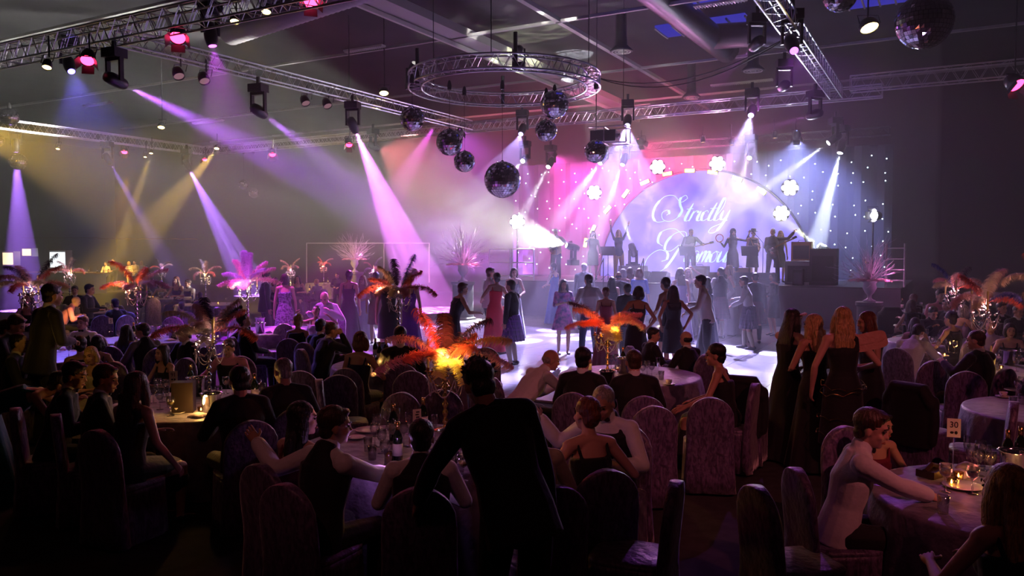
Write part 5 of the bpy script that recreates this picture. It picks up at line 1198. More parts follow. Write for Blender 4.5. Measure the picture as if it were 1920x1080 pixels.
x, y, z = at_z(1786, 900, .763); number_card(x, y, z, -.35, '30', 'cream table card on a tall rod at the lower right', tall=.30, w_=.085, h=.13)
b = MB(); b.box((0, 0, .03), (.2, .13, .05)); b.tube([(-.1, 0, .05), (0, .01, .08), (.1, 0, .05)], .02); tag(b.obj('handbag', mat('dark leather', (.04, .02, .015), .4), loc=at_z(1748, 893, .763), rot=(0, 0, .6)), 'small dark handbag lying on the nearest right table', 'handbag')
for kind, px, py in (('saucer', 1881, 745), ('coffee_cup', 1881, 744), ('colaglass', 1899, 764), ('wine_glass', 1908, 746), ('wine_glass', 1915, 738), ('tumbler', 1916, 758), ('plate', 1906, 733)): px_item(kind, px, py, 'r2')
for kind, px, py in (('wine_glass', 1748, 652), ('wine_glass', 1758, 658), ('wine_glass', 1770, 650), ('wine_glass', 1778, 660), ('wine_glass', 1762, 646), ('tealight', 1753, 664), ('tealight', 1771, 668), ('tealight', 1802, 652), ('red', 1790, 662), ('tumbler', 1744, 666), ('bottle', 1782, 640), ('champagne_flute', 1738, 640), ('plate', 1762, 668)): px_item(kind, px, py, 'r3')
x, y, z = at_z(1789, 652, .763); number_card(x, y, z, -.4, None, 'candle lit yellow number card at the white shirted man\'s table', tall=.10, w_=.07)
for kind, px, py in (('ice_bucket', 1891, 684), ('wine_glass', 1872, 688), ('wine_glass', 1878, 680), ('tumbler', 1868, 694), ('wine_glass', 1912, 686), ('red', 1918, 678), ('saucer', 1856, 692), ('tealight', 1877, 692), ('wine_glass', 1905, 696)): px_item(kind, px, py, 'rb')
b = MB(); b.lathe([(.03, 0), (.03, .03), (.013, .04), (.013, .30), (.001, .31)], 12); tag(b.obj('pillar_candle', M_candle, loc=at_z(1857, 690, .763)), 'tall cream candle beside the gold bucket at right', 'candle')
def auto(tb, kinds, rmax=.72, seed=0):
    rr = random.Random(seed); (cx, cy), wh, _ = TAB[tb]; pts = []
    for kd in kinds:
        for _ in range(60):
            a = rr.uniform(0, 6.28); r_ = rmax * sqrt(rr.uniform(.08, 1)); p = (cx + r_ * cos(a), cy + r_ * sin(a)); s_ = .20 if kd in ('ice_bucket', 'plate') else .12
            if all((p[0] - q[0]) ** 2 + (p[1] - q[1]) ** 2 > s_ * s_ for q in pts): break
        pts.append(p); item(kd, p[0], p[1], wh)
W_ = 'wine_glass'
auto('magenta', [W_] * 9 + ['red', 'red', 'ice_bucket', 'ice_bucket', 'ice_bucket', 'bottle', 'bottle', 'tumbler', 'plate', 'plate', 'napkin', 'napkin', 'coffee_cup', 'tealight'], seed=1)
auto('pink', [W_] * 6 + ['red', 'ice_bucket', 'ice_bucket', 'bottle', 'tumbler', 'plate', 'napkin', 'tealight'], seed=2)
auto('left', [W_] * 6 + ['bottle', 'tumbler', 'plate', 'coffee_cup'], seed=3)
auto('far1', [W_] * 8 + ['tealight', 'tealight', 'bottle', 'ice_bucket'], seed=4)
auto('far2', [W_] * 6 + ['tealight', 'tealight', 'bottle', 'bottle', 'ice_bucket', 'ice_bucket'], seed=5)
auto('far3', [W_] * 6 + ['tealight', 'tealight', 'bottle', 'ice_bucket', 'ice_bucket'], seed=6)
auto('far4', [W_] * 4 + ['tealight', 'bottle'], seed=7); auto('r4', [W_] * 6 + ['tealight', 'bottle'], seed=8); auto('far5', [W_] * 3 + ['bottle'], seed=9)
number_card(*at_z(208, 622, .763), .3, None, 'small white number card at the left of the magenta table', tall=.16)
# candle glow points among the tables, plus added violet and red ones
WARMC = (1, .5, .12)
for px, py, z, pw, col in ((384, 744, .95, 5, WARMC), (372, 762, .85, 2.5, WARMC), (1910, 880, .9, 1.2, WARMC), (1870, 690, .9, 3, WARMC), (1172, 694, .92, 3, WARMC), (1135, 700, .88, 1.5, WARMC), (712, 678, .95, 4, WARMC), (135, 588, .9, 8, WARMC), (720, 850, .98, 1.6, (.8, .35, 1)), (1757, 660, .85, 2, (.8, .5, 1)), (1795, 650, .86, 2, WARMC), (1815, 890, .88, .3, (1, .2, .15)), (575, 545, 1, 8, WARMC), (318, 556, 1, 8, WARMC), (490, 752, .85, 1, (1, .4, .3))):
    point(at_z(px, py, z), col, pw, .03)
# ---------------------------------------------------------------- candelabra
D_ = radians
A_front = [('rose', D_(88), .75, .56, 1.25), ('red', D_(72), .30, .52, .5), ('dark', D_(10), .05, .42, .5), ('dark', D_(-75), .45, .55, 1.0), ('red', D_(-80), .7, .34, .4), ('yellow', D_(-92), .85, .62, 1.1), ('red', D_(160), .75, .34, 1.5), ('red', D_(-120), .6, .34, 1.5),
           ('yellow', D_(-150), 1.35, .46, 1.6), ('yellow', D_(175), 1.2, .36, 1.9), ('pink', D_(-98), 1.25, .62, 1.1), ('pink', D_(96), 1.35, .62, 1.0), ('red', D_(120), 1.0, .4, 1.3)]
p = at_z(835, 806, .763); candelabra(p.x, p.y, 'gilt candelabra with yellow-lit cream and red plumes on the nearest middle table', h=.50, arr=A_front, metal=M_gold, glow=((1, .62, .08), 7, (.0, -.22, .10)), canc=(0, 2), candles=0)
point(V((p.x, p.y - .12, 1.62)), (1, .12, .03), 5, .04)
A_fl = [('dark', D_(60), .75, .62, .8), ('rose', D_(75), .7, .5, 1.0), ('red', D_(60), .7, .30, 1.9), ('pink', D_(85), 1.2, .55, 1.1), ('rose', D_(-60), .7, .36, .9), ('pink', D_(-88), .85, .46, .9), ('pink', D_(-100), .9, .5, 1.7), ('cream', D_(-80), .9, .56, 2.0), ('cream', D_(175), 1.2, .42, 1.9), ('yellow', D_(-160), 1.4, .36, 1.6), ('red', D_(110), 1.0, .38, 1.2)]
p = at_z(1139, 704, .763); candelabra(p.x, p.y, 'gilt candelabra with orange plumes and one yellow candle by the dance floor', h=.50, arr=A_fl, metal=M_gold, glow=((1, .5, .06), 6, (.04, -.22, .0)), canc=(0,), candles=0)
point(V((p.x - .12, p.y - .2, 1.62)), (1, .14, .02), 5, .04)
A_91 = [('cream', D_(88), .55, .55, 1.4), ('dark', D_(30), .35, .46, .5), ('rose', D_(70), .15, .36, .6), ('dark', D_(-70), .55, .45, .7), ('red', D_(-85), .75, .46, .5), ('rose', D_(-60), .45, .5, .6), ('cream', D_(150), .9, .42, 1.5), ('cream', D_(-165), 1.0, .5, 1.7), ('red', D_(100), 1.1, .62, 1.3), ('red', D_(-100), 1.1, .6, 1.4), ('cream', D_(60), 1.1, .4, 1.2), ('rose', D_(180), .6, .4, 1.6)]
p = at_z(393, 742, .763); candelabra(p.x, p.y, 'candelabra with dusty cream and red plumes on table 91', h=.55, arr=A_91, glow=((1, .6, .45), 3.0), canc=(1, 4), candles=0)
A_b = [('dark', D_(40), .1, .46, .3), ('blue', D_(-65), .35, .56, .25), ('cream', D_(75), .35, .46, .9), ('red', D_(85), .9, .46, .8), ('red', D_(-75), .7, .42, .4), ('red', D_(95), 1.2, .62, 1.4), ('rose', D_(130), 1.1, .40, 1.6), ('red', D_(-100), 1.2, .60, 1.3), ('rose', D_(-50), .6, .40, .3), ('cream', D_(170), 1.2, .36, 1.6), ('pink', D_(-150), 1.2, .36, 1.6)]
p = at_z(748, 676, .763); candelabra(p.x, p.y, 'crystal candelabra with navy and coral plumes before the dancers at left', h=.90, arr=A_b, glow=((1, .36, .2), 6, (-.25, -.2, .05)), candles=1)
A_p = [('pink', D_(60), .35, .5, .7), ('lilac', D_(0), .1, .55, .4), ('pink', D_(-60), .4, .5, .8), ('lilac', D_(95), .7, .46, 1.3), ('pink', D_(-90), .8, .55, .7), ('lilac', D_(-110), .6, .45, .9), ('pink', D_(130), 1.0, .35, 1.9), ('cream', D_(180), 1.1, .40, 1.9), ('pink', D_(95), 1.3, .50, 1.0), ('pink', D_(-95), 1.2, .62, 1.0), ('cream', D_(-165), 1.2, .46, 1.6), ('lilac', D_(30), .2, .62, .5)]
p = at_z(465, 622, .763); candelabra(p.x, p.y, 'brightly lit candelabra with pink and lilac plumes at left of centre', h=.74, arr=A_p, glow=((1, .8, .45), 16, (0, -.25, -.02)), candles=3, size=1.12)
point(V((p.x, p.y - .5, 1.9)), (1, .15, .9), 14, .1)
A_m = [('red', D_(88), .3, .62, 1.2), ('pink', D_(-85), .7, .6, .9), ('red', D_(-40), .25, .35, .5), ('red', D_(95), 1.2, .58, 1.1), ('lilac', D_(-120), 1.0, .52, 1.5), ('pink', D_(-95), 1.1, .6, 1.3), ('pink', D_(170), 1.1, .3, 1.6)]
p = at_z(257, 640, .763); candelabra(p.x, p.y, 'candelabra with coral and lilac plumes on the magenta table', h=.80, arr=A_m, glow=((1, .42, .16), 10, (-.2, -.2, .05)), candles=3, size=1.05)
A_l = [('dark', D_(80), .5, .55, 1.1), ('dark', D_(-60), .4, .6, .4), ('rose', D_(100), .7, .5, 1.4), ('red', D_(-85), .6, .55, .8), ('cream', D_(110), 1.0, .5, 1.4), ('rose', D_(-95), 1.1, .6, 1.2), ('red', D_(170), 1.0, .45, 1.8), ('cream', D_(-130), .9, .42, 1.3), ('rose', D_(60), .5, .5, .9)]
p = at_z(63, 670, .763); candelabra(p.x, p.y, 'tall candelabra with black and dusty plumes at the left edge', h=.92, arr=A_l, glow=((1, .55, .45), 3), candles=3, size=1.0)
for px, py, t, lb, cols, seed, glow in ((130, 520, 24, 'candelabra with wide pink plumes before the bar', ('pink', 'rose', 'pink', 'dark', 'red', 'pink', 'rose'), 3, ((1, .5, .45), 9)), (303, 510, 32, 'thin candelabra with dark and violet plumes against the left drape', ('dark', 'red', 'lilac', 'dark', 'lilac', 'pink'), 4, ((.5, .3, 1), 10)),
                                       (385, 522, 25, 'candelabra with sparse pink plumes left of the violet cone', ('rose', 'pink', 'red', 'lilac', 'cream', 'pink'), 5, ((1, .6, .2), 10)), (545, 511, 30, 'dim candelabra with mauve plumes beside the thin frame', ('rose', 'pink', 'rose', 'pink', 'rose', 'dark'), 6, ((1, .4, .6), 8)), (607, 503, 37, 'small candelabra with coral plumes inside the thin frame', ('red', 'pink', 'red', 'pink', 'red', 'red'), 7, ((1, .15, .1), 22)),
                                       (700, 512, 30, 'candelabra with pink and lilac plumes behind the standing women', ('pink', 'lilac', 'red', 'lilac', 'pink'), 8, ((1, .4, .7), 12)), (1790, 556, 14.2, 'candelabra with raspberry plumes at the right before the dark wall', ('pink', 'rose', 'red', 'dark', 'rose', 'pink', 'blue', 'cream'), 9, ((1, .4, .4), 9)),
                                       (1845, 588, 10.3, 'near right candelabra with grey and red plumes and two candles', ('cream', 'blue', 'red', 'rose', 'red', 'cream', 'red', 'rose', 'cream'), 12, ((1, .42, .4), 5)), (1955, 560, 9.6, 'candelabra at the right edge with a big fluffy coral plume', ('red', 'rose', 'red', 'pink', 'rose', 'cream'), 13, ((1, .4, .35), 7)),
                                       (1990, 640, 8.0, 'candelabra beyond the right edge whose pale plume arches in', ('cream', 'cream', 'rose', 'red', 'cream'), 14, None)):
    q = at_t(px, py, t); candelabra(q.x, q.y, lb, h=max(.5, q.z - .77), cols=cols, seed=seed, lod=0 if t < 20 else 1, glow=glow, candles=2 if t < 20 else 1, size=1.0, spread=1.1)
# ---------------------------------------------------------------- urns of twigs
def urn(px, py, t, lb, s=1, ped=1.15, seed=0, uc=(.5, .5, .6)):
    """py: pixel row of the urn's foot"""
    p = at_t(px, py, t); z0 = p.z; o = thing('flower_urn', lb, 'urn', (p.x, p.y, 0), HROT); m = mat('pale urn', uc, .4)
    b = MB(); b.loft([rrect(a, a, 32, z=z) for a, z in ((.36, 0), (.36, .08), (.30, .12), (.30, z0 - .12), (.34, z0 - .08), (.34, z0))]); b.obj('pedestal', M_stage, o)
    b = MB(); b.lathe([(.16, z0), (.17, z0 + .03), (.06, z0 + .09), (.05, z0 + .17), (.12, z0 + .26), (.18, z0 + .38), (.15, z0 + .50), (.20, z0 + .56), (.19, z0 + .57)], 20); b.obj('urn', m, o, True)
    rr = random.Random(seed); b = MB(); zt = z0 + .55
    for i in range(95):
        az = rr.uniform(0, 2 * pi); el = rr.uniform(.1, 1.45); ln = rr.uniform(.6, 1.25) * s * (.75 + .35 * sin(el)); d = V((cos(az) * cos(el), sin(az) * cos(el), sin(el))); pts = [V((0, 0, zt))]; 
        for j in range(7):
            d = (d + V((rr.uniform(-.22, .22), rr.uniform(-.22, .22), rr.uniform(-.16, .12)))).normalized(); pts.append(pts[-1] + d * ln / 7)
            if j in (3, 5): e = (d + V((rr.uniform(-.7, .7), rr.uniform(-.7, .7), rr.uniform(-.5, .5)))).normalized(); b.tube([pts[-1], pts[-1] + e * ln * .16, pts[-1] + e * ln * .26 + V((0, 0, .02))], [.005, .004, .002], 3)
        b.tube(pts, [.009 * (1 - .1 * j) for j in range(8)], 3)
    b.obj('twigs', mat('pale twig', (.7, .62, .72), .6), o)
    for k in range(12): plume(o, 'pink' if k % 3 else 'rose', 2 * pi * k / 12, 1.05, .55, 1.1, zt - .03, 1, .05)
    b = MB()
    for _ in range(24): a, e = rr.uniform(0, 6.3), rr.uniform(.2, 1.2); r_ = rr.uniform(.3, .8); b.ball(V((r_ * cos(a) * cos(e), r_ * sin(a) * cos(e), zt + r_ * sin(e))), .022, 6, 4)
    b.obj('crystals', M_crystal, o)['kind'] = 'stuff'
    point(V((p.x, p.y, zt + .2)) + V((.35, -.5, 0)), (1, .25, .7), 14, .05)
urn(868, 528, 27, 'tall urn of frosted twigs with pink feathers at the left of the dance floor', 1.05, seed=1)
urn(1630, 566, 21.5, 'tall urn of frosted twigs at the right end of the stage', .98, seed=2, uc=(.3, .3, .55))
urn(665, 510, 36, 'distant urn of twigs and coral feathers beside the thin frame', 1.0, seed=3)
# ---------------------------------------------------------------- guests
OCC = []
def place(px, py, pose, outfit, face, label, fem=False, hair=('short', 'dark'), sk='fair', t=None, vox=.012, mirror=False, where=None, chair_=True, size=1.0, floor=0, z0=0, chl=None, group=None, jacket=None):
    """px, py: top of the head in the photo. Seated guests find their distance from it; standing ones stand at distance t"""
    P = POSES[pose] if isinstance(pose, str) else pose; s = skel(P, fem); ht = (s['hc'] + s['Hz'] * .13).z; off = V((s['hc'].x * (-1 if mirror else 1), s['hc'].y, 0))
    if t is None: t = at_z(px, py, ht * size + z0).y; keep = size
    sit = P.get('sit'); rt, rp_ = (1.12, .50) if sit else (.0, .32)
    for dt in sorted([i * .06 for i in range(-34, 35)], key=abs):
        p = at_t(px, py, t + dt); hx = p.xy
        if abs(dt) > 1.2 and t < 12: continue
        fr = radians(face) if not isinstance(face, str) else atan2(-(TAB[face][0][0] - p.x), TAB[face][0][1] - p.y)
        q_ = (p - Matrix.Rotation(fr, 3, 'Z') @ off).xy
        if all((q_ - V(c)).length >= rt for c, _, _ in TAB.values()) and all((q_ - c).length >= rp_ for c in OCC): t += dt; break
    p = at_t(px, py, t); size = min(1.12, max(.86, (p.z - z0) / ht))
    if isinstance(face, str):
        (cx, cy) = TAB[face][0]; face = math.degrees(atan2(-(cx - p.x), cy - p.y))
    rz = radians(face); q = V((p.x, p.y, z0)) - Matrix.Rotation(rz, 3, 'Z') @ off * size
    OCC.append(V((q.x, q.y)))
    o, s = person(q, rz, pose, outfit, label, fem, hair, sk, size, vox, mirror, group=group)
    if P.get('sit') and chair_:
        wd = [x for x in label.split() if x not in ('a', 'the', 'an')]; chair(q.x, q.y, rz, label=' '.join((['chair', 'of'] + wd)[:16]).rstrip(','), jacket=jacket)
    return o, s
BL = 'black'
NV = .009
# --- nearest guests
o, s = place(900, 684, dict(POSES['leanon'], lean=24, side=-13, head=(6, 22, 0), L=(-.46, .36, .86), R=(.22, .10, .86)), [('jacket', BL), ('trousers', BL), ('shoes', BL)], 12, 'person in a dark suit with spiky hair standing and leaning over the front table', hair=('spiky', 'dark'), t=4.45, vox=NV)
place(790, 786, 'sit', VEST, 4, 'person in a black waistcoat and white sleeves seated with back to camera, front middle', t=5.0, hair=('short', 'dark'), vox=NV)
o, s = place(628, 762, dict(POSES['sit'], lean=10, twist=-14, head=(-30, 0, 0), R=(.16, .62, .80), L=(-.62, .10, 1.06), pR=(.7, -.3, -.6), pL=(-.2, -.3, -1)), [('shirt', 'white'), ('waistcoat', BL), ('trousers', BL), ('shoes', BL)], -28, 'person in waistcoat and white shirt reaching for a beer on the front table', hair=('short', 'brown'), sk='tan', vox=NV)
place(568, 752, dict(POSES['sit'], lean=4, head=(-40, 0, 0)), GOWN('wine'), -35, 'person with long dark hair in profile left of the beer drinker', True, ('long', 'dark'), vox=NV)
place(1100, 742, dict(POSES['sit'], lean=8, twist=10, head=(12, -2, 4), R=(.2, .3, .85), L=(-.3, .24, .8)), GOWN(BL), 12, 'person in a low-backed black dress with bare back and pinned-up hair', True, ('bun', 'auburn'), sk='fair', vox=NV)
place(1132, 727, dict(POSES['sit'], lean=12, head=(0, 20, 0), R=(.52, .22, 1.05), L=(-.15, .35, .8), pR=(.3, -.2, -1)), VEST, 150, 'person in waistcoat and bow tie raising a hand, facing the bare-backed guest', hair=('crop', 'grey'), sk='tan', vox=NV)
place(985, 765, dict(POSES['sit'], lean=12, head=(30, 10, 0)), [('shirt', 'cream'), ('trousers', BL), ('shoes', BL)], 20, 'person in a pale top half hidden behind the leaning suited figure', True, ('bob', 'blond'), vox=NV)
# lower right group
place(1634, 768, dict(POSES['sit'], lean=14, twist=-20, head=(-22, 6, 0), R=(.10, .62, .76), L=(-.25, .40, .82), pR=(.6, -.4, -.7)), SHIRT, -86, 'person in white shirt and bow tie reaching across the lower right table', hair=('short', 'brown'), sk='fair', vox=NV)
place(1652, 772, dict(POSES['sit'], lean=12, head=(20, 0, 0), R=(.05, .34, .8), L=(-.16, .34, .8)), GOWN('wine'), 190, 'person with bare red-lit shoulders behind the white-shirted reaching guest', True, ('short', 'dark'), sk='tan', vox=NV, t=5.85)
place(1885, 868, dict(POSES['sit'], lean=4, head=(10, 0, 0)), GOWN(BL), 10, 'person with long straight blond hair in the bottom right corner', True, ('verylong', 'blond'), vox=NV)
# --- four standing women at the right
o, s = place(1487, 579, dict(POSES['phone'], R=(-.02, .16, 1.66), pR=(1, .3, -.6)), GOWN(BL), -62, 'person in long black gown shading her forehead with one hand', True, ('long', 'dark'), t=8.9, vox=NV, mirror=True)
b = MB(); E_, W2 = s['E' + 'R'], s['W' + 'R']; q = E_.lerp(W2, .85); b.tube([q - (W2 - E_).normalized() * .03, q + (W2 - E_).normalized() * .03], [.044, .038], 14); br = b.obj('bracelet', M_gold, o, True)
place(1524, 588, dict(POSES['standarms'], head=(20, 0, 0)), GOWN(BL), 15, 'person with half-up long light hair in a black gown, seen from behind', True, ('halfup', 'blond'), sk='tan', t=8.5, vox=NV)
o, s = place(1580, 575, dict(POSES['stand'], head=(0, 4, 0), L=(-.28, .08, .92), R=(.25, .22, 1.12)), [('onedress', BL), ('heels', BL)], -8, 'person in a one-shoulder black dress with wavy pale blond hair', True, ('wavy', 'blond'), sk='fair', t=8.1, vox=NV)
b = MB(); pz = s['pel']
for z, a0, r1, r2 in ((.97, 0, .205, .165), (.91, 1, .215, .17), (.64, 0, .235, .185), (.48, .5, .24, .19)):
    b.tube([V((pz.x + r1 * cos(2 * pi * i / 80) * 1.02, pz.y + r2 * sin(2 * pi * i / 80) * 1.05, z + .03 * abs(sin(i * .31 + a0)) + (.04 * sin(i * .08 + a0) if z > .9 else 0))) for i in range(80)], .0035, 4, close=True)
b.obj('gold_trim', M_gold, o)
place(1625, 584, dict(POSES['standarms'], head=(10, 8, 0)), GOWN(BL), 95, 'person with straight auburn hair standing behind the raised clutch bag', True, ('verylong', 'auburn'), sk='tan', t=8.9, vox=NV, mirror=True)
b = MB(); b.loft([rrect(.17, .09, 24, z=z) for z in (-.018, .018)]); b.loft([rrect(.165, .05, 24, z=z, off=(0, .03)) for z in (.018, .026)]); c = at_t(1630, 640, 8.0)
tag(b.obj('clutch_bag', mat('tan clutch', (.55, .28, .2), .45, bump=.3), loc=c, rot=(radians(80), radians(-14), radians(-6))), 'rectangular tan clutch bag held up behind the one-shoulder dress', 'clutch bag')
# --- guests round the table by the dance floor
place(1033, 655, dict(POSES['sit'], lean=44, head=(-20, -6, 0), R=(.2, .7, .85), L=(-.05, .6, .8), pel=(0, 0, .60)), [('shirt', 'white'), ('trousers', BL), ('shoes', BL)], -60, 'bald person in a pink-lit white shirt leaning right over the table by the dance floor', hair=('balding', 'grey'), sk='tan', vox=NV)
place(1094, 651, 'sit', SUITB, 'floor', 'person in dark suit with back to camera right of the bald leaning guest', hair=('short', 'dark'), vox=NV)
place(1188, 655, dict(POSES['sit'], lean=9), SUITB, 6, 'thinning-haired person in dark suit with back to camera, right of the candelabra', hair=('crop', 'brown'), vox=NV)
place(1226, 614, dict(POSES['sit'], head=(-30, 4, 0)), SUITB, -75, 'young person in black suit in profile at the far side of the floor-side table', hair=('short', 'dark'), t=11.7)
place(1286, 620, 'sit', SUITB, 35, 'broad person in black suit with balding crown by the white dance floor', hair=('balding', 'dark'), t=11.0)
place(1341, 644, dict(POSES['sit'], lean=10, head=(15, 0, 0), R=(.1, .4, .7), L=(-.42, .35, .72)), GOWN(BL), 62, 'short-haired person in black halter dress leaning left beside the dance floor', True, ('updo', 'dark'), sk='tan', vox=NV)
# --- table behind the bare back
place(677, 621, 'sit', GOWN('navy'), -18, 'person with bare orange-lit back and short dark bob', True, ('bob', 'auburn'), sk='tan', vox=NV, chl='bare orange-lit back')
place(750, 612, 'sit', SUITB, 'bare', 'person in dark suit with back to camera right of the bottles', hair=('short', 'dark'), vox=NV)
place(560, 588, 'sit', [('dress', BL), ('heels', BL)], -10, 'person with short blond hair in a black top with an open back slit', True, ('updo', 'blond'), t=13)
place(602, 598, 'sit', SUITB, -30, 'person in black suit left of the chin-resting guest', hair=('short', 'dark'), t=12.4)
place(622, 604, dict(POSES['sitchin']), SUITB, -48, 'person in dark suit resting chin on raised hand', hair=('crop', 'brown'), t=11.6, sk='tan')
place(458, 588, dict(POSES['sitback'], head=(-20, -14, 0)), SUITB, -50, 'person in black suit leaning back looking up, left of the violet chairs', hair=('short', 'dark'), t=13)
# --- table 91
place(530, 671, dict(POSES['sit'], lean=12, head=(14, 2, 0)), [('jacket', 'charcoal'), ('trousers', BL), ('shoes', BL)], 30, 'grey-haired person in a dark grey jacket at the right of table 91', hair=('crop', 'grey'), vox=NV)
place(448, 686, 'sit', [('jacket', BL), ('trousers', BL), ('shoes', BL)], 'n91', 'person in black with back to camera before table 91', hair=('short', 'dark'), vox=NV)
place(258, 696, dict(POSES['sit'], lean=8, R=(.36, .14, .62), L=(-.1, .38, .8)), [('onedress', BL), ('heels', BL)], -22, 'person with curly brown hair and one bare arm at table 91', True, ('wavy', 'brown'), vox=NV)
place(198, 684, dict(POSES['sit'], head=(-25, 8, 0)), SUITB, -62, 'person in dark suit turned right, behind the curly-haired guest', hair=('short', 'brown'), sk='tan', vox=NV)
place(140, 679, dict(POSES['sit'], lean=14, head=(-20, 6, 0)), SUITB, -66, 'person in dark suit leaning right at the left of the photo, white cuffs', hair=('short', 'dark'), sk='tan', vox=NV)
# --- left dark group
place(36, 624, dict(POSES['sit'], head=(-8, 0, 0)), SUITB, -72, 'person at the left edge with face lit bright amber', hair=('crop', 'dark'), sk='pale', vox=NV)
place(112, 700, dict(POSES['bend'], lean=80, pel=(0, -.1, .94)), [('strapgown', 'teal'), ('heels', BL)], -66, 'person in a dark teal dress bending over with bare back and shoulder', True, ('updo', 'dark'), sk='tan', t=7.6, vox=NV)
point(at_t(86, 634, 8.9), (1, .5, .08), 1.6, .05)
place(170, 650, dict(POSES['sit'], head=(10, 4, 10)), GOWN('cream'), 165, 'blond person smiling at the camera side between dark heads at left', True, ('bob', 'blond'), t=9.6)
place(150, 630, 'sit', [('dress', BL), ('heels', BL)], 30, 'dark-haired person seen from behind below the red-haired waistcoated guest', True, ('updo', 'dark'), t=10.2)
place(183, 628, 'sit', GOWN('navy'), 10, 'person with round dark hair beside the red-haired guest', True, ('bob', 'dark'), t=10.8)
place(154, 592, dict(POSES['sit'], lean=2), VEST, 172, 'red-haired person in waistcoat and white shirt facing the camera at left', hair=('short', 'auburn'), sk='fair', t=12.6)
place(71, 612, 'sit', GOWN('cream'), -85, 'person with pale bobbed hair in profile left of the red-haired guest', True, ('bob', 'blond'), t=12)
place(266, 606, dict(POSES['sit'], head=(40, 4, 0)), [('shirt', 'grey'), ('waistcoat', BL), ('trousers', BL), ('shoes', BL)], 55, 'person in waistcoat seen from behind before the magenta table', hair=('short', 'dark'), t=11.6)
place(238, 608, 'sit', GOWN(BL), -12, 'dark-haired person left of the waistcoated back before the magenta table', True, ('long', 'dark'), t=12.0)
place(303, 648, dict(POSES['sit'], head=(0, 0, -8)), GOWN(BL), 150, 'person with long dark hair facing the camera under the red plume', True, ('long', 'dark'), t=10)
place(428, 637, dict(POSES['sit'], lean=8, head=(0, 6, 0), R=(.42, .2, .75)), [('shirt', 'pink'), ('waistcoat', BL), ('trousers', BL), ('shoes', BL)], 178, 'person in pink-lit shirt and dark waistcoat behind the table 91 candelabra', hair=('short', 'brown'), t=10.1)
place(345, 610, 'sit', SUIT, 150, 'person in dark suit behind table 91, mostly in shadow', hair=('short', 'dark'), t=11.2)
place(98, 528, dict(POSES['standarms'], lean=10), SUIT, -35, 'tall black silhouetted figure standing left of the magenta table', hair=('short', 'dark'), t=9.6)
place(14, 560, 'sitfar', [('jacket', BL), ('trousers', BL), ('shoes', BL)], -60, 'person in black hunched at the very left edge', t=11.5)
place(30, 590, 'siteat', SUIT, -90, 'person in dark suit raising a hand left of the silver pole', hair=('short', 'brown'), t=10.6)
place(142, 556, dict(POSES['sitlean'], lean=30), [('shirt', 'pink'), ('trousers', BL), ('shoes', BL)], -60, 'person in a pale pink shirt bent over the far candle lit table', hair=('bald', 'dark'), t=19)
place(168, 532, 'sit', SUIT, -90, 'person in black suit behind the pale pink shirt', hair=('short', 'dark'), t=20.5)
place(140, 536, 'sit', SUIT, 200, 'person facing the camera beside the bent pink shirt', hair=('short', 'brown'), t=21)
place(52, 540, 'sit', GOWN(BL), 190, 'person in black behind the dark plumes at far left', True, ('long', 'brown'), t=16)
# bar people
for i, (px, py, cl, fem) in enumerate(((198, 491, 'white', 0), (212, 485, BL, 0), (241, 490, 'white', 1), (252, 488, 'cream', 0), (265, 489, 'white', 1), (275, 497, BL, 0))):
    place(px, py, 'standarms', [('longtop' if fem else 'shirt', cl), ('trousers', BL), ('shoes', BL)], 170, ('bar worker in white smiling over the counter', 'bar worker standing taller behind the smiling one', 'pale-topped person left of three at the bar end', 'middle person of three in amber light at the bar end', 'right person of three in amber light at the bar end', 'person in black lowest at the bar end')[i].replace('bar worker', 'person'), bool(fem), ('short' if not fem else 'bob', 'blond' if fem else 'dark'), t=47)
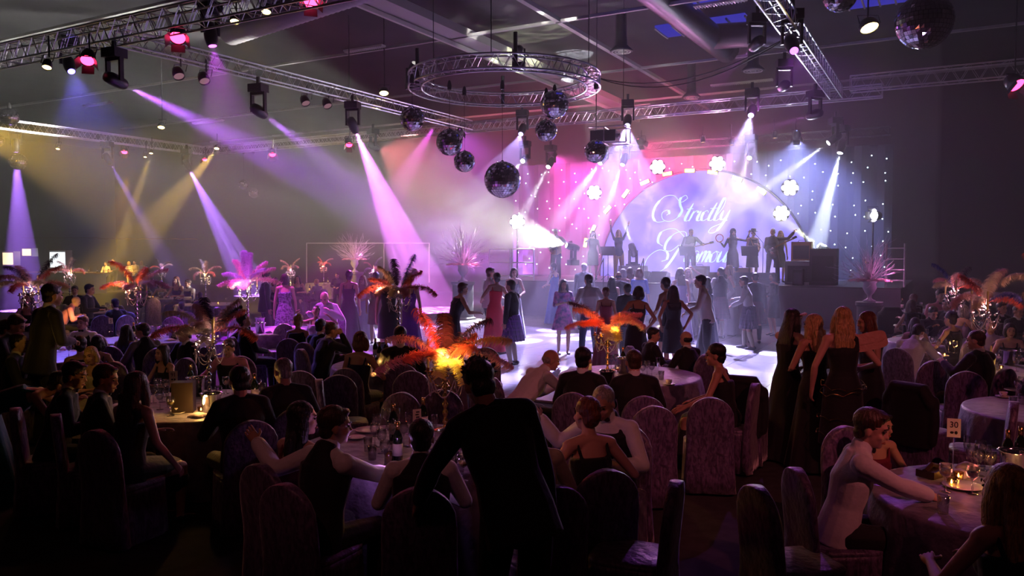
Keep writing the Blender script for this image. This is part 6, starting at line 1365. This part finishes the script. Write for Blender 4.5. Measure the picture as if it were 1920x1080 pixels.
# guests at far tables
for px, py, t, fc, ps, of, fem, hr, lb in (
 (215, 560, 17.5, 60, 'sit', SUIT, 0, ('short', 'dark'), 'person in black behind the magenta table, left'), (330, 518, 26, 170, 'sit', GOWN(BL), 1, ('long', 'auburn'), 'person with reddish hair at the far candle lit table'), (352, 524, 27, 150, 'sit', VEST, 0, ('short', 'brown'), 'person in white sleeves raising a glass at the far table'),
 (300, 528, 27, 190, 'sit', GOWN('brown'), 1, ('bob', 'brown'), 'person dim behind the far candle lit table'), (280, 545, 24, 40, 'sit', SUIT, 0, ('short', 'dark'), 'dark back of a person left of the far candles'), (375, 548, 23, 20, 'sit', GOWN('navy'), 1, ('updo', 'dark'), 'dark-backed person right of the far candles'),
 (340, 580, 18.5, 40, 'sit', [('dress', 'blue'), ('heels', BL)], 1, ('updo', 'brown'), 'person in blue with back to camera beyond the magenta table'), (410, 590, 16.8, -60, 'sit', GOWN('purple'), 1, ('bob', 'dark'), 'person in purple between the magenta and violet tables'), (558, 516, 29, 180, 'sit', GOWN(BL), 1, ('long', 'dark'), 'person with dark hair at the far blue clothed table'),
 (593, 523, 29.5, 60, 'sit', [('shirt', 'grey'), ('trousers', BL), ('shoes', BL)], 0, ('crop', 'blond'), 'person in a grey shirt bowed at the far blue clothed table'), (632, 513, 31, 180, 'standarms', SUITB, 0, ('short', 'brown'), 'person in dark suit standing behind the far blue clothed table'), (530, 560, 21, 20, 'sit', SUIT, 0, ('short', 'dark'), 'seated back in black below the patterned skirt'),
 (1712, 551, 18.5, 20, 'sit', [('dress', 'brown'), ('heels', BL), ('shawl', 'brown')], 1, ('updo', 'auburn'), 'person with orange-lit shoulders at the far right table'), (1708, 562, 16.5, 10, 'sit', [('dress', BL), ('heels', BL), ('shawl', 'charcoal')], 1, ('wavy', 'brown'), 'person with tousled brown hair in front of the far right table'),
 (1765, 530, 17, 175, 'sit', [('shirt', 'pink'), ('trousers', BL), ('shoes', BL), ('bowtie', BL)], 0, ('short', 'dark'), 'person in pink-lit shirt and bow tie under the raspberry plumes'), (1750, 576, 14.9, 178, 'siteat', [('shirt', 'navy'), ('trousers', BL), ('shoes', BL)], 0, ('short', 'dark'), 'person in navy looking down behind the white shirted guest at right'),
 (1716, 595, 13.6, -20, 'sit', GOWN(BL), 1, ('verylong', 'dark'), 'person with long dark hair left of the navy shirted guest'), (1782, 584, 13.4, 25, 'sit', [('dress', BL), ('heels', BL)], 1, ('updo', 'dark'), 'person with a tall dark hairdo right of the navy shirted guest'), (1808, 571, 14.5, -70, 'sit', GOWN('lilac'), 1, ('bob', 'grey'), 'person with violet-lit grey hair in profile at right'),
 (1775, 560, 16.3, 120, 'sit', SUIT, 0, ('short', 'dark'), 'person in black under the raspberry centrepiece'), (1858, 601, 13, 150, 'sit', [('shirt', 'lilac'), ('trousers', BL), ('shoes', BL)], 0, ('bald', 'grey'), 'person in a violet-lit shirt right of the near right candelabra'), (1895, 606, 12.4, 160, 'sit', GOWN(BL), 1, ('bob', 'dark'), 'person in shadow under the arching pale plume'),
 (1879, 566, 15.5, 190, 'sit', SUIT, 0, ('short', 'dark'), 'dark suited person before the right wall'), (1910, 572, 15, 190, 'sit', SUIT, 0, ('crop', 'brown'), 'person in shadow at the far right edge')):
    place(px, py, ps, of, fc, lb, bool(fem), hr, t=t)
place(1722, 610, dict(POSES['sit'], lean=30, head=(-10, 16, 0), R=(.2, .6, .8), L=(-.1, .55, .8)), [('shirt', 'white'), ('trousers', BL), ('shoes', BL)], -50, 'person with cropped hair leaning in a white shirt at the right tables', hair=('crop', 'dark'), sk='tan', vox=NV)
place(1830, 619, dict(POSES['sit'], head=(20, 4, 0), L=(-.3, .3, .95)), SUIT, 25, 'person in dark suit with back to camera beside the gold ice bucket', hair=('crop', 'brown'), vox=NV)
place(1784, 612, 'siteat', GOWN('pink'), 150, 'person in pink leaning beside the tall dark hairdo', True, ('updo', 'brown'), t=13.9)
# --- standing guests on the left
place(500, 510, 'stand', SUITB, -60, 'person in dinner suit standing left of the patterned skirt', hair=('short', 'dark'), t=20)
place(534, 513, 'stand', [('strapgown', 'lace pattern'), ('heels', BL)], 15, 'bare-backed person in a long patterned skirt, back to camera', True, ('bob', 'brown'), sk='fair', t=18.2)
place(516, 520, 'standarms', GOWN(BL), -150, 'person partly hidden between dinner suit and patterned skirt', True, ('bob', 'auburn'), t=20.6)
place(655, 507, 'stand', [('strapgown', 'black'), ('heels', BL)], -5, 'person with curly dark hair in a long dark strapless gown', True, ('updo', 'dark'), sk='tan', t=19)
place(680, 516, 'standarms', GOWN('lilac'), 160, 'person holding a glass right of the dark strapless gown', True, ('long', 'blond'), t=21)
place(705, 510, 'stand', [('dress', 'wine'), ('heels', BL)], 10, 'person in a wine coloured dress left of the navy plumes', True, ('updo', 'dark'), t=20)
place(728, 509, 'stand', [('dress', BL), ('heels', BL)], 8, 'person in a long black dress behind the navy plumes', True, ('bob', 'brown'), t=16.5, floor=1)
place(768, 512, 'stand', [('strapgown', 'purple'), ('heels', BL)], -8, 'person in a purple gown right of the navy plumes', True, ('updo', 'dark'), t=17)
place(608, 538, dict(POSES['sit'], lean=16, head=(15, 26, 0), R=(.3, .3, .9), L=(-.2, .3, .95)), [('jacket', 'silver'), ('trousers', 'silver'), ('shirtfront', 'white'), ('shoes', BL)], 160, 'bald person in pale suit flooded pink light, bending over a partner', hair=('bald', 'dark'), t=17.2)
place(592, 573, dict(POSES['sit'], lean=-8, head=(0, -20, 0), R=(.36, .1, 1.2), L=(-.3, .12, 1.15)), [('strapgown', 'silver'), ('heels', BL)], 185, 'person in pink light with arms raised before the bald partner', True, ('updo', 'brown'), t=16.3)
spot(hall(-15.8, 23, 6.7), at_t(600, 590, 17), (.95, .1, 1), 3200, 9, .5, .05)
# --- dancers
DN = .03
for px, py, t, ps, of, fc, fem, hr, sk, mir, lb in (
 (868, 530, 15.2, 'reach', [('dress', BL), ('heels', BL)], -60, 1, ('short', 'brown'), 'fair', 0, 'dancer in a sleeveless black dress leaning right beside the dark plume'),
 (920, 502, 19.5, 'armsout', SHIRT, -70, 0, ('short', 'brown'), 'fair', 1, 'dancer in a white dress shirt stretching one arm left'),
 (931, 511, 18.2, 'sway', [('strapgown', 'red'), ('heels', BL)], 20, 1, ('short', 'dark'), 'fair', 0, 'dancer in a flowing coral red gown, back to camera'),
 (957, 525, 16.2, 'stand', [('jacket', BL), ('shirtfront', 'white'), ('kilt', 'plaid purple'), ('socks', 'cream'), ('shoes', BL)], 60, 0, ('short', 'dark'), 'fair', 0, 'dancer in black jacket and purple tartan kilt standing alone'),
 (964, 502, 21, 'standarms', GOWN('grey'), 190, 1, ('bob', 'brown'), 'fair', 0, 'dancer in a grey gown behind the kilted dancer at left'),
 (1037, 493, 25.2, 'standarms', [('strapgown', 'blue'), ('heels', BL)], 50, 1, ('updo', 'dark'), 'pale', 0, 'dancer in a long blue strapless gown near the stage'),
 (1057, 524, 17.8, 'clap', [('shortdress', 'print dress'), ('shortsleeve', 'print dress'), ('heels', BL)], 185, 1, ('long', 'dark'), 'tan', 0, 'dancer in a short pink patterned dress clapping, facing the camera'),
 (1103, 514, 17.2, 'stride', [('shirt', 'white'), ('trousers', 'navy'), ('shoes', BL)], 20, 0, ('short', 'dark'), 'fair', 0, 'dancer with legs astride in dark trousers and pink-lit shirt'),
 (1095, 485, 23.5, 'stand', SUIT, 0, 0, ('crop', 'grey'), 'fair', 0, 'hazy person near the stage edge behind the astride dancer'),
 (1147, 519, 20, 'stand', GOWN(BL), 5, 1, ('long', 'dark'), 'fair', 0, 'dancer with long brown hair left of the balding head'),
 (1160, 509, 21, 'stand', SUIT, -10, 0, ('balding', 'dark'), 'tan', 0, 'balding dancer in front of the stage front'),
 (1168, 504, 22.5, 'stand', GOWN('silver'), 10, 1, ('bob', 'grey'), 'fair', 0, 'dancer with light bobbed hair beyond the balding head'),
 (1181, 501, 23, 'stand', GOWN('cream'), 0, 1, ('wavy', 'brown'), 'fair', 0, 'dancer with wavy hair left of the blue dress'),
 (1199, 503, 21.5, 'stand', [('shortdress', 'blue'), ('shortsleeve', 'blue'), ('heels', BL)], -8, 1, ('bob', 'auburn'), 'pale', 0, 'dancer in a royal blue short-sleeved dress with a pale sash'),
 (1136, 538, 15.8, 'stand', GOWN('wine'), 0, 1, ('updo', 'auburn'), 'fair', 0, 'dancer with piled reddish hair behind the orange plumes'),
 (1176, 531, 16.5, 'stand', SUIT, 10, 0, ('short', 'dark'), 'fair', 0, 'dark-haired dancer behind the pink plumes'),
 (1197, 536, 13.8, 'sway', [('strapgown', BL), ('heels', BL)], 10, 1, ('bob', 'dark'), 'tan', 0, 'large dancer in a black gown right of the orange plumes'),
 (1247, 520, 15.2, 'sway', [('shortdress', BL), ('heels', BL)], 35, 1, ('updo', 'dark'), 'tan', 1, 'dancer in black with cropped dark hair reaching left, red rim of light'),
 (1262, 535, 14.4, 'handonhip', [('dress', BL), ('heels', BL)], 5, 1, ('verylong', 'dark'), 'tan', 0, 'dancer with very long straight dark hair, back to camera'),
 (1275, 502, 20, 'stand', [('strapgown', 'lilac'), ('heels', BL)], 10, 1, ('wavy', 'brown'), 'fair', 0, 'dancer in a lilac gown with long curls'),
 (1290, 502, 21.5, 'raise1', [('strapgown', 'grey'), ('heels', BL)], 170, 1, ('long', 'blond'), 'fair', 1, 'dancer in grey raising an arm to the head'),
 (1313, 516, 15.6, 'dancebent', [('shirt', 'white'), ('trousers', BL), ('shoes', BL)], 75, 0, ('short', 'dark'), 'fair', 0, 'tall dancer in a pink-lit shirt and black trousers facing left'),
 (1324, 519, 18.5, 'stand', GOWN('navy'), 60, 1, ('long', 'dark'), 'fair', 0, 'dark-haired dancer just behind the pink-lit shirt'),
 (1351, 501, 21, 'sway', [('shirt', 'white'), ('waistcoat', BL), ('kilt', 'plaid dark'), ('socks', 'cream'), ('shoes', BL)], 20, 0, ('crop', 'dark'), 'fair', 0, 'dancer in waistcoat, white sleeves and dark kilt, back to camera'),
 (1366, 497, 22, 'sway', GOWN('silver'), 80, 1, ('verylong', 'blond'), 'pale', 0, 'blond long-haired dancer in silver beside the kilted dancer'),
 (1394, 518, 18.8, 'dancebent', [('shirt', 'white'), ('bowtie', BL), ('kilt', 'plaid grey'), ('socks', 'cream'), ('shoes', BL)], 70, 0, ('short', 'dark'), 'fair', 0, 'dancer in white shirt, bow tie and grey kilt, fists raised'),
 (1416, 511, 20, 'stand', [('jacket', BL), ('kilt', 'plaid dark'), ('socks', 'charcoal'), ('shoes', BL)], -10, 0, ('crop', 'dark'), 'fair', 0, 'dancer in dark jacket and kilt, back to camera, near the right'),
 (1449, 511, 21.8, 'standarms', [('dress', BL), ('longtop', BL), ('heels', BL)], 100, 1, ('bob', 'brown'), 'fair', 0, 'person in a fitted black dress at the right of the dance floor')):
    place(px, py, ps, of, fc, lb, bool(fem), hr, sk, t=t, mirror=bool(mir), z0=DN)
# --- the band
def band(px, py, q, ps, of, fc, fem, hr, lb, sk='fair', mir=False):
    a = (px - 960) / FPX; t = q / (a * sin(HA) + cos(HA)); return place(px, py, ps, of, fc, lb, fem, hr, sk, t=t, z0=SZ, mirror=mir)
def to_world(o, p): return o.matrix_world @ V(p)
def guitar(o, s, lb, col, nm='electric_guitar'):
    bpy.context.view_layer.update(); L_, R_ = s['W' + 'L'], s['W' + 'R']; c = to_world(o, s['pel'] + V((.06, .19, .16))); nk = to_world(o, L_ + V((-.02, .04, 0))); d = (nk - c).normalized(); fw = (o.matrix_world.to_3x3() @ Y_).normalized(); up = fw.cross(d).normalized(); fw2 = d.cross(up)
    M = Matrix((d, up, fw2)).transposed().to_4x4(); M.translation = c; t = thing(nm, lb, 'guitar', c); t.rotation_euler = M.to_euler()
    b = MB(); out = [(-.22, 0), (-.2, .12), (-.1, .17), (0, .12), (.1, .15), (.2, .13), (.17, .06), (.14, 0), (.17, -.06), (.18, -.12), (.08, -.13), (0, -.11), (-.1, -.16), (-.2, -.12)]
    b.loft([[V((x, y, z)) for x, y in out] for z in (-.02, .02)]); b.obj('body', col, t); b = MB(); b.box((.42, 0, .02), (.62, .05, .025)); b.obj('neck', mat('guitar neck', (.3, .15, .06), .4), t); b = MB(); b.box((.79, .01, .02), (.16, .08, .018)); b.obj('headstock', M_black, t)
    b = MB(); b.box((-.02, 0, .025), (.16, .06, .012)); b.obj('pickup', M_chrome, t)
def mic(o, s, q, lb):
    bpy.context.view_layer.update(); h = to_world(o, s['W' + q] + (s['W' + q] - s['E' + q]).normalized() * .07); m = to_world(o, s['hc'] + s['Hy'] * .12 - s['Hz'] * .06); d = (m - h).normalized(); b = MB(); b.tube([h - d * .08, h + d * .10], [.013, .019]); b.ball(h + d * .12, .027, 8, 6); tag(b.obj('microphone', M_steel), lb, 'microphone')
o, s = band(1042, 429, 27.8, 'guitar', [('shirt', 'white'), ('waistcoat', 'gold'), ('trousers', BL), ('shoes', BL)], 165, False, ('short', 'white'), 'guitarist in a yellow-lit shirt at the left end of the band'); guitar(o, s, 'dark guitar of the leftmost musician', M_bottle)
o, s = band(1112, 432, 27.9, 'sing', [('dress', 'charcoal'), ('longtop', 'charcoal'), ('heels', BL)], 180, True, ('wavy', 'auburn'), 'singer in a short dark dress holding a microphone'); mic(o, s, 'R', 'microphone of the singer in the short dark dress')
o, s = band(1160, 430, 28, 'armsup', [('longtop', 'navy'), ('trousers', 'gold'), ('heels', BL)], 180, True, ('wavy', 'blond'), 'singer with both arms raised over her head')
o, s = band(1296, 429, 28, 'guitar', [('shirt', 'charcoal'), ('trousers', BL), ('shoes', BL)], 178, False, ('crop', 'grey'), 'bass player in a dark shirt in front of the screen', mir=False); guitar(o, s, 'pale bass guitar in front of the screen', mat('pale bass', (.5, .42, .5), .3), 'bass_guitar')
o, s = band(1375, 429, 27.6, 'tambourine', [('dress', BL), ('longtop', BL), ('trousers', BL), ('shoes', BL)], 178, True, ('hood', 'dark'), 'hooded performer in black with both arms spread'); 
bpy.context.view_layer.update(); h = to_world(o, s['W' + 'R'] + (s['W' + 'R'] - s['E' + 'R']).normalized() * .1)
h2 = to_world(o, s['W' + 'L'] + (s['W' + 'L'] - s['E' + 'L']).normalized() * .12); hh = min((h, h2), key=lambda v: v.x); b = MB(); b.tube([(.13 * cos(2 * pi * i / 24), 0, .13 * sin(2 * pi * i / 24)) for i in range(24)], [(.02, .008)] * 24, 6, close=True)
for i in range(8): b.ball((.13 * cos(i * .785), 0, .13 * sin(i * .785)), (.016, .03, .016), 6, 4)
tag(b.obj('tambourine', mat('red tambourine', (.8, .25, .2), .4), loc=hh + V((0, 0, .1))), 'round tambourine held up by the hooded performer', 'tambourine')
o, s = band(1413, 430, 27.6, 'sax', [('dress', 'charcoal'), ('heels', BL)], 185, True, ('hat', 'dark'), 'saxophone player in a brimmed hat and dark dress'); 
bpy.context.view_layer.update(); b = MB(); b.tube([(0, 0, .5), (.05, -.02, .52), (.06, -.05, .45), (.02, -.06, .1), (-.02, -.07, -.12), (-.07, -.1, -.2), (-.13, -.13, -.15), (-.16, -.15, .0), (-.18, -.16, .06)], [.006, .008, .012, .02, .028, .034, .04, .05, .07], 10); t = b.obj('saxophone', M_gold, loc=to_world(o, s['pel'] + V((.02, .28, .22))), rot=(0, .35, pi)); tag(t, 'brass saxophone held by the player in the hat', 'saxophone')
b = MB(); b.tube([to_world(o, s['SL'] + V((0, .05, 0))), to_world(o, s['pel'] + V((.1, .2, .3)))], .012, 5); tag(b.obj('strap', M_black), 'dark neck strap of the saxophone', 'strap')
o, s = band(1449, 428, 27.4, 'guitarup', [('shirt', 'brown'), ('trousers', BL), ('shoes', BL)], 172, False, ('crop', 'white'), 'white-haired guitarist spreading one arm to the right')
POSES['gt2'] = dict(POSES['guitarup']); s2 = dict(s); s2['W' + 'L'] = s['pel'] + V((-.5, .2, .45)); guitar(o, s2, 'dark electric guitar of the white-haired musician', M_bottle)
o, s = band(1464, 432, 28.4, 'stand', [('dress', 'charcoal'), ('heels', BL)], 180, True, ('wavy', 'blond'), 'blond performer mostly hidden behind the white-haired guitarist')
# ---------------------------------------------------------------- empty chairs that show
for px, py, z, fc, lb, jk in (
 (1212, 746, .95, 5, 'empty purple chair seen from behind, left of the two in the middle', None), (1327, 737, .95, -8, 'empty lilac chair seen from behind, right of the two in the middle', None), (1398, 716, .97, -30, 'chair with a black jacket at the corner of the dance floor', 'black jacket hung over the chair at the dance floor corner'),
 (1182, 836, .95, 68, 'dark velvet chair right of the bare-backed guest', None), (1735, 722, .95, -60, 'lilac covered chair with seat showing at the right', 'black coat hung over the lilac chair at the right'), (1665, 578, .95, -10, 'chair with dark jacket behind the standing women', 'dark jacket over the chair by the pink strip of light'),
 (1700, 592, .95, 15, 'chair with pale cover and dark coat left of the dark hairdo', 'dark coat over the pale chair at the right'), (1497, 886, .95, -75, 'chair at the lower right with blue-lit edge, cut by the dark', None), (1820, 1035, .95, 15, 'chair whose rounded top shows at the bottom right', None),
 (727, 747, .95, 160, 'rounded chair beyond the front table, left one', None), (833, 742, .95, 190, 'rounded chair beyond the front table, right one', None), (631, 690, .95, 15, 'rounded chair behind the grey-haired guest, right', None), (565, 690, .95, 10, 'rounded chair behind the grey-haired guest, left', None),
 (773, 690, .95, 5, 'rounded dark chair behind the pink plume', None), (648, 706, .95, -75, 'silvery chair seen from its side near table 91', None), (938, 678, .95, -95, 'dark chair between the plume and the bald leaning guest', None), (912, 657, .95, 185, 'black rounded chair back at the edge of the dance floor', None),
 (1722, 672, .95, 10, 'broad dark chair back in front of the white shirted guest at right', None), (1800, 674, .95, -14, 'dark chair with purple edge right of the broad chair back', None), (1893, 690, .95, 20, 'dark chair in front of the gold ice bucket', None), (1835, 730, .95, 60, 'dark chair left of the table cut by the right edge', None),
 (520, 608, .95, 170, 'violet glowing round chair beyond the violet table', None), (422, 600, .95, 150, 'pink-white chair back left of the violet table', None), (224, 590, .95, 160, 'blue lit chair between the two left tables', None), (205, 572, .95, 150, 'brown lit chair behind the magenta table', None), (188, 592, .95, 200, 'deep blue chair at the left of the magenta table', None), (318, 596, .95, 190, 'blue chair behind the ice buckets', None), (653, 632, .95, -20, 'dark blue patterned chair beside the dance floor', None),
 (1885, 565, .95, 10, 'dark rounded chair at the right wall', None)):
    t0 = at_z(px, py, z).y
    for dt in sorted([i * .08 for i in range(-12, 13)], key=abs):
        p = at_t(px, py, t0 + dt)
        if all((p.xy - V(c)).length >= 1.08 for c, _, _ in TAB.values()) and all((p.xy - c).length >= .46 for c in OCC):
            OCC.append(p.xy.copy()); chair(p.x, p.y, radians(fc), label=lb, jacket=jk); break
    else: print('NOCHAIR', lb)
number_labels()
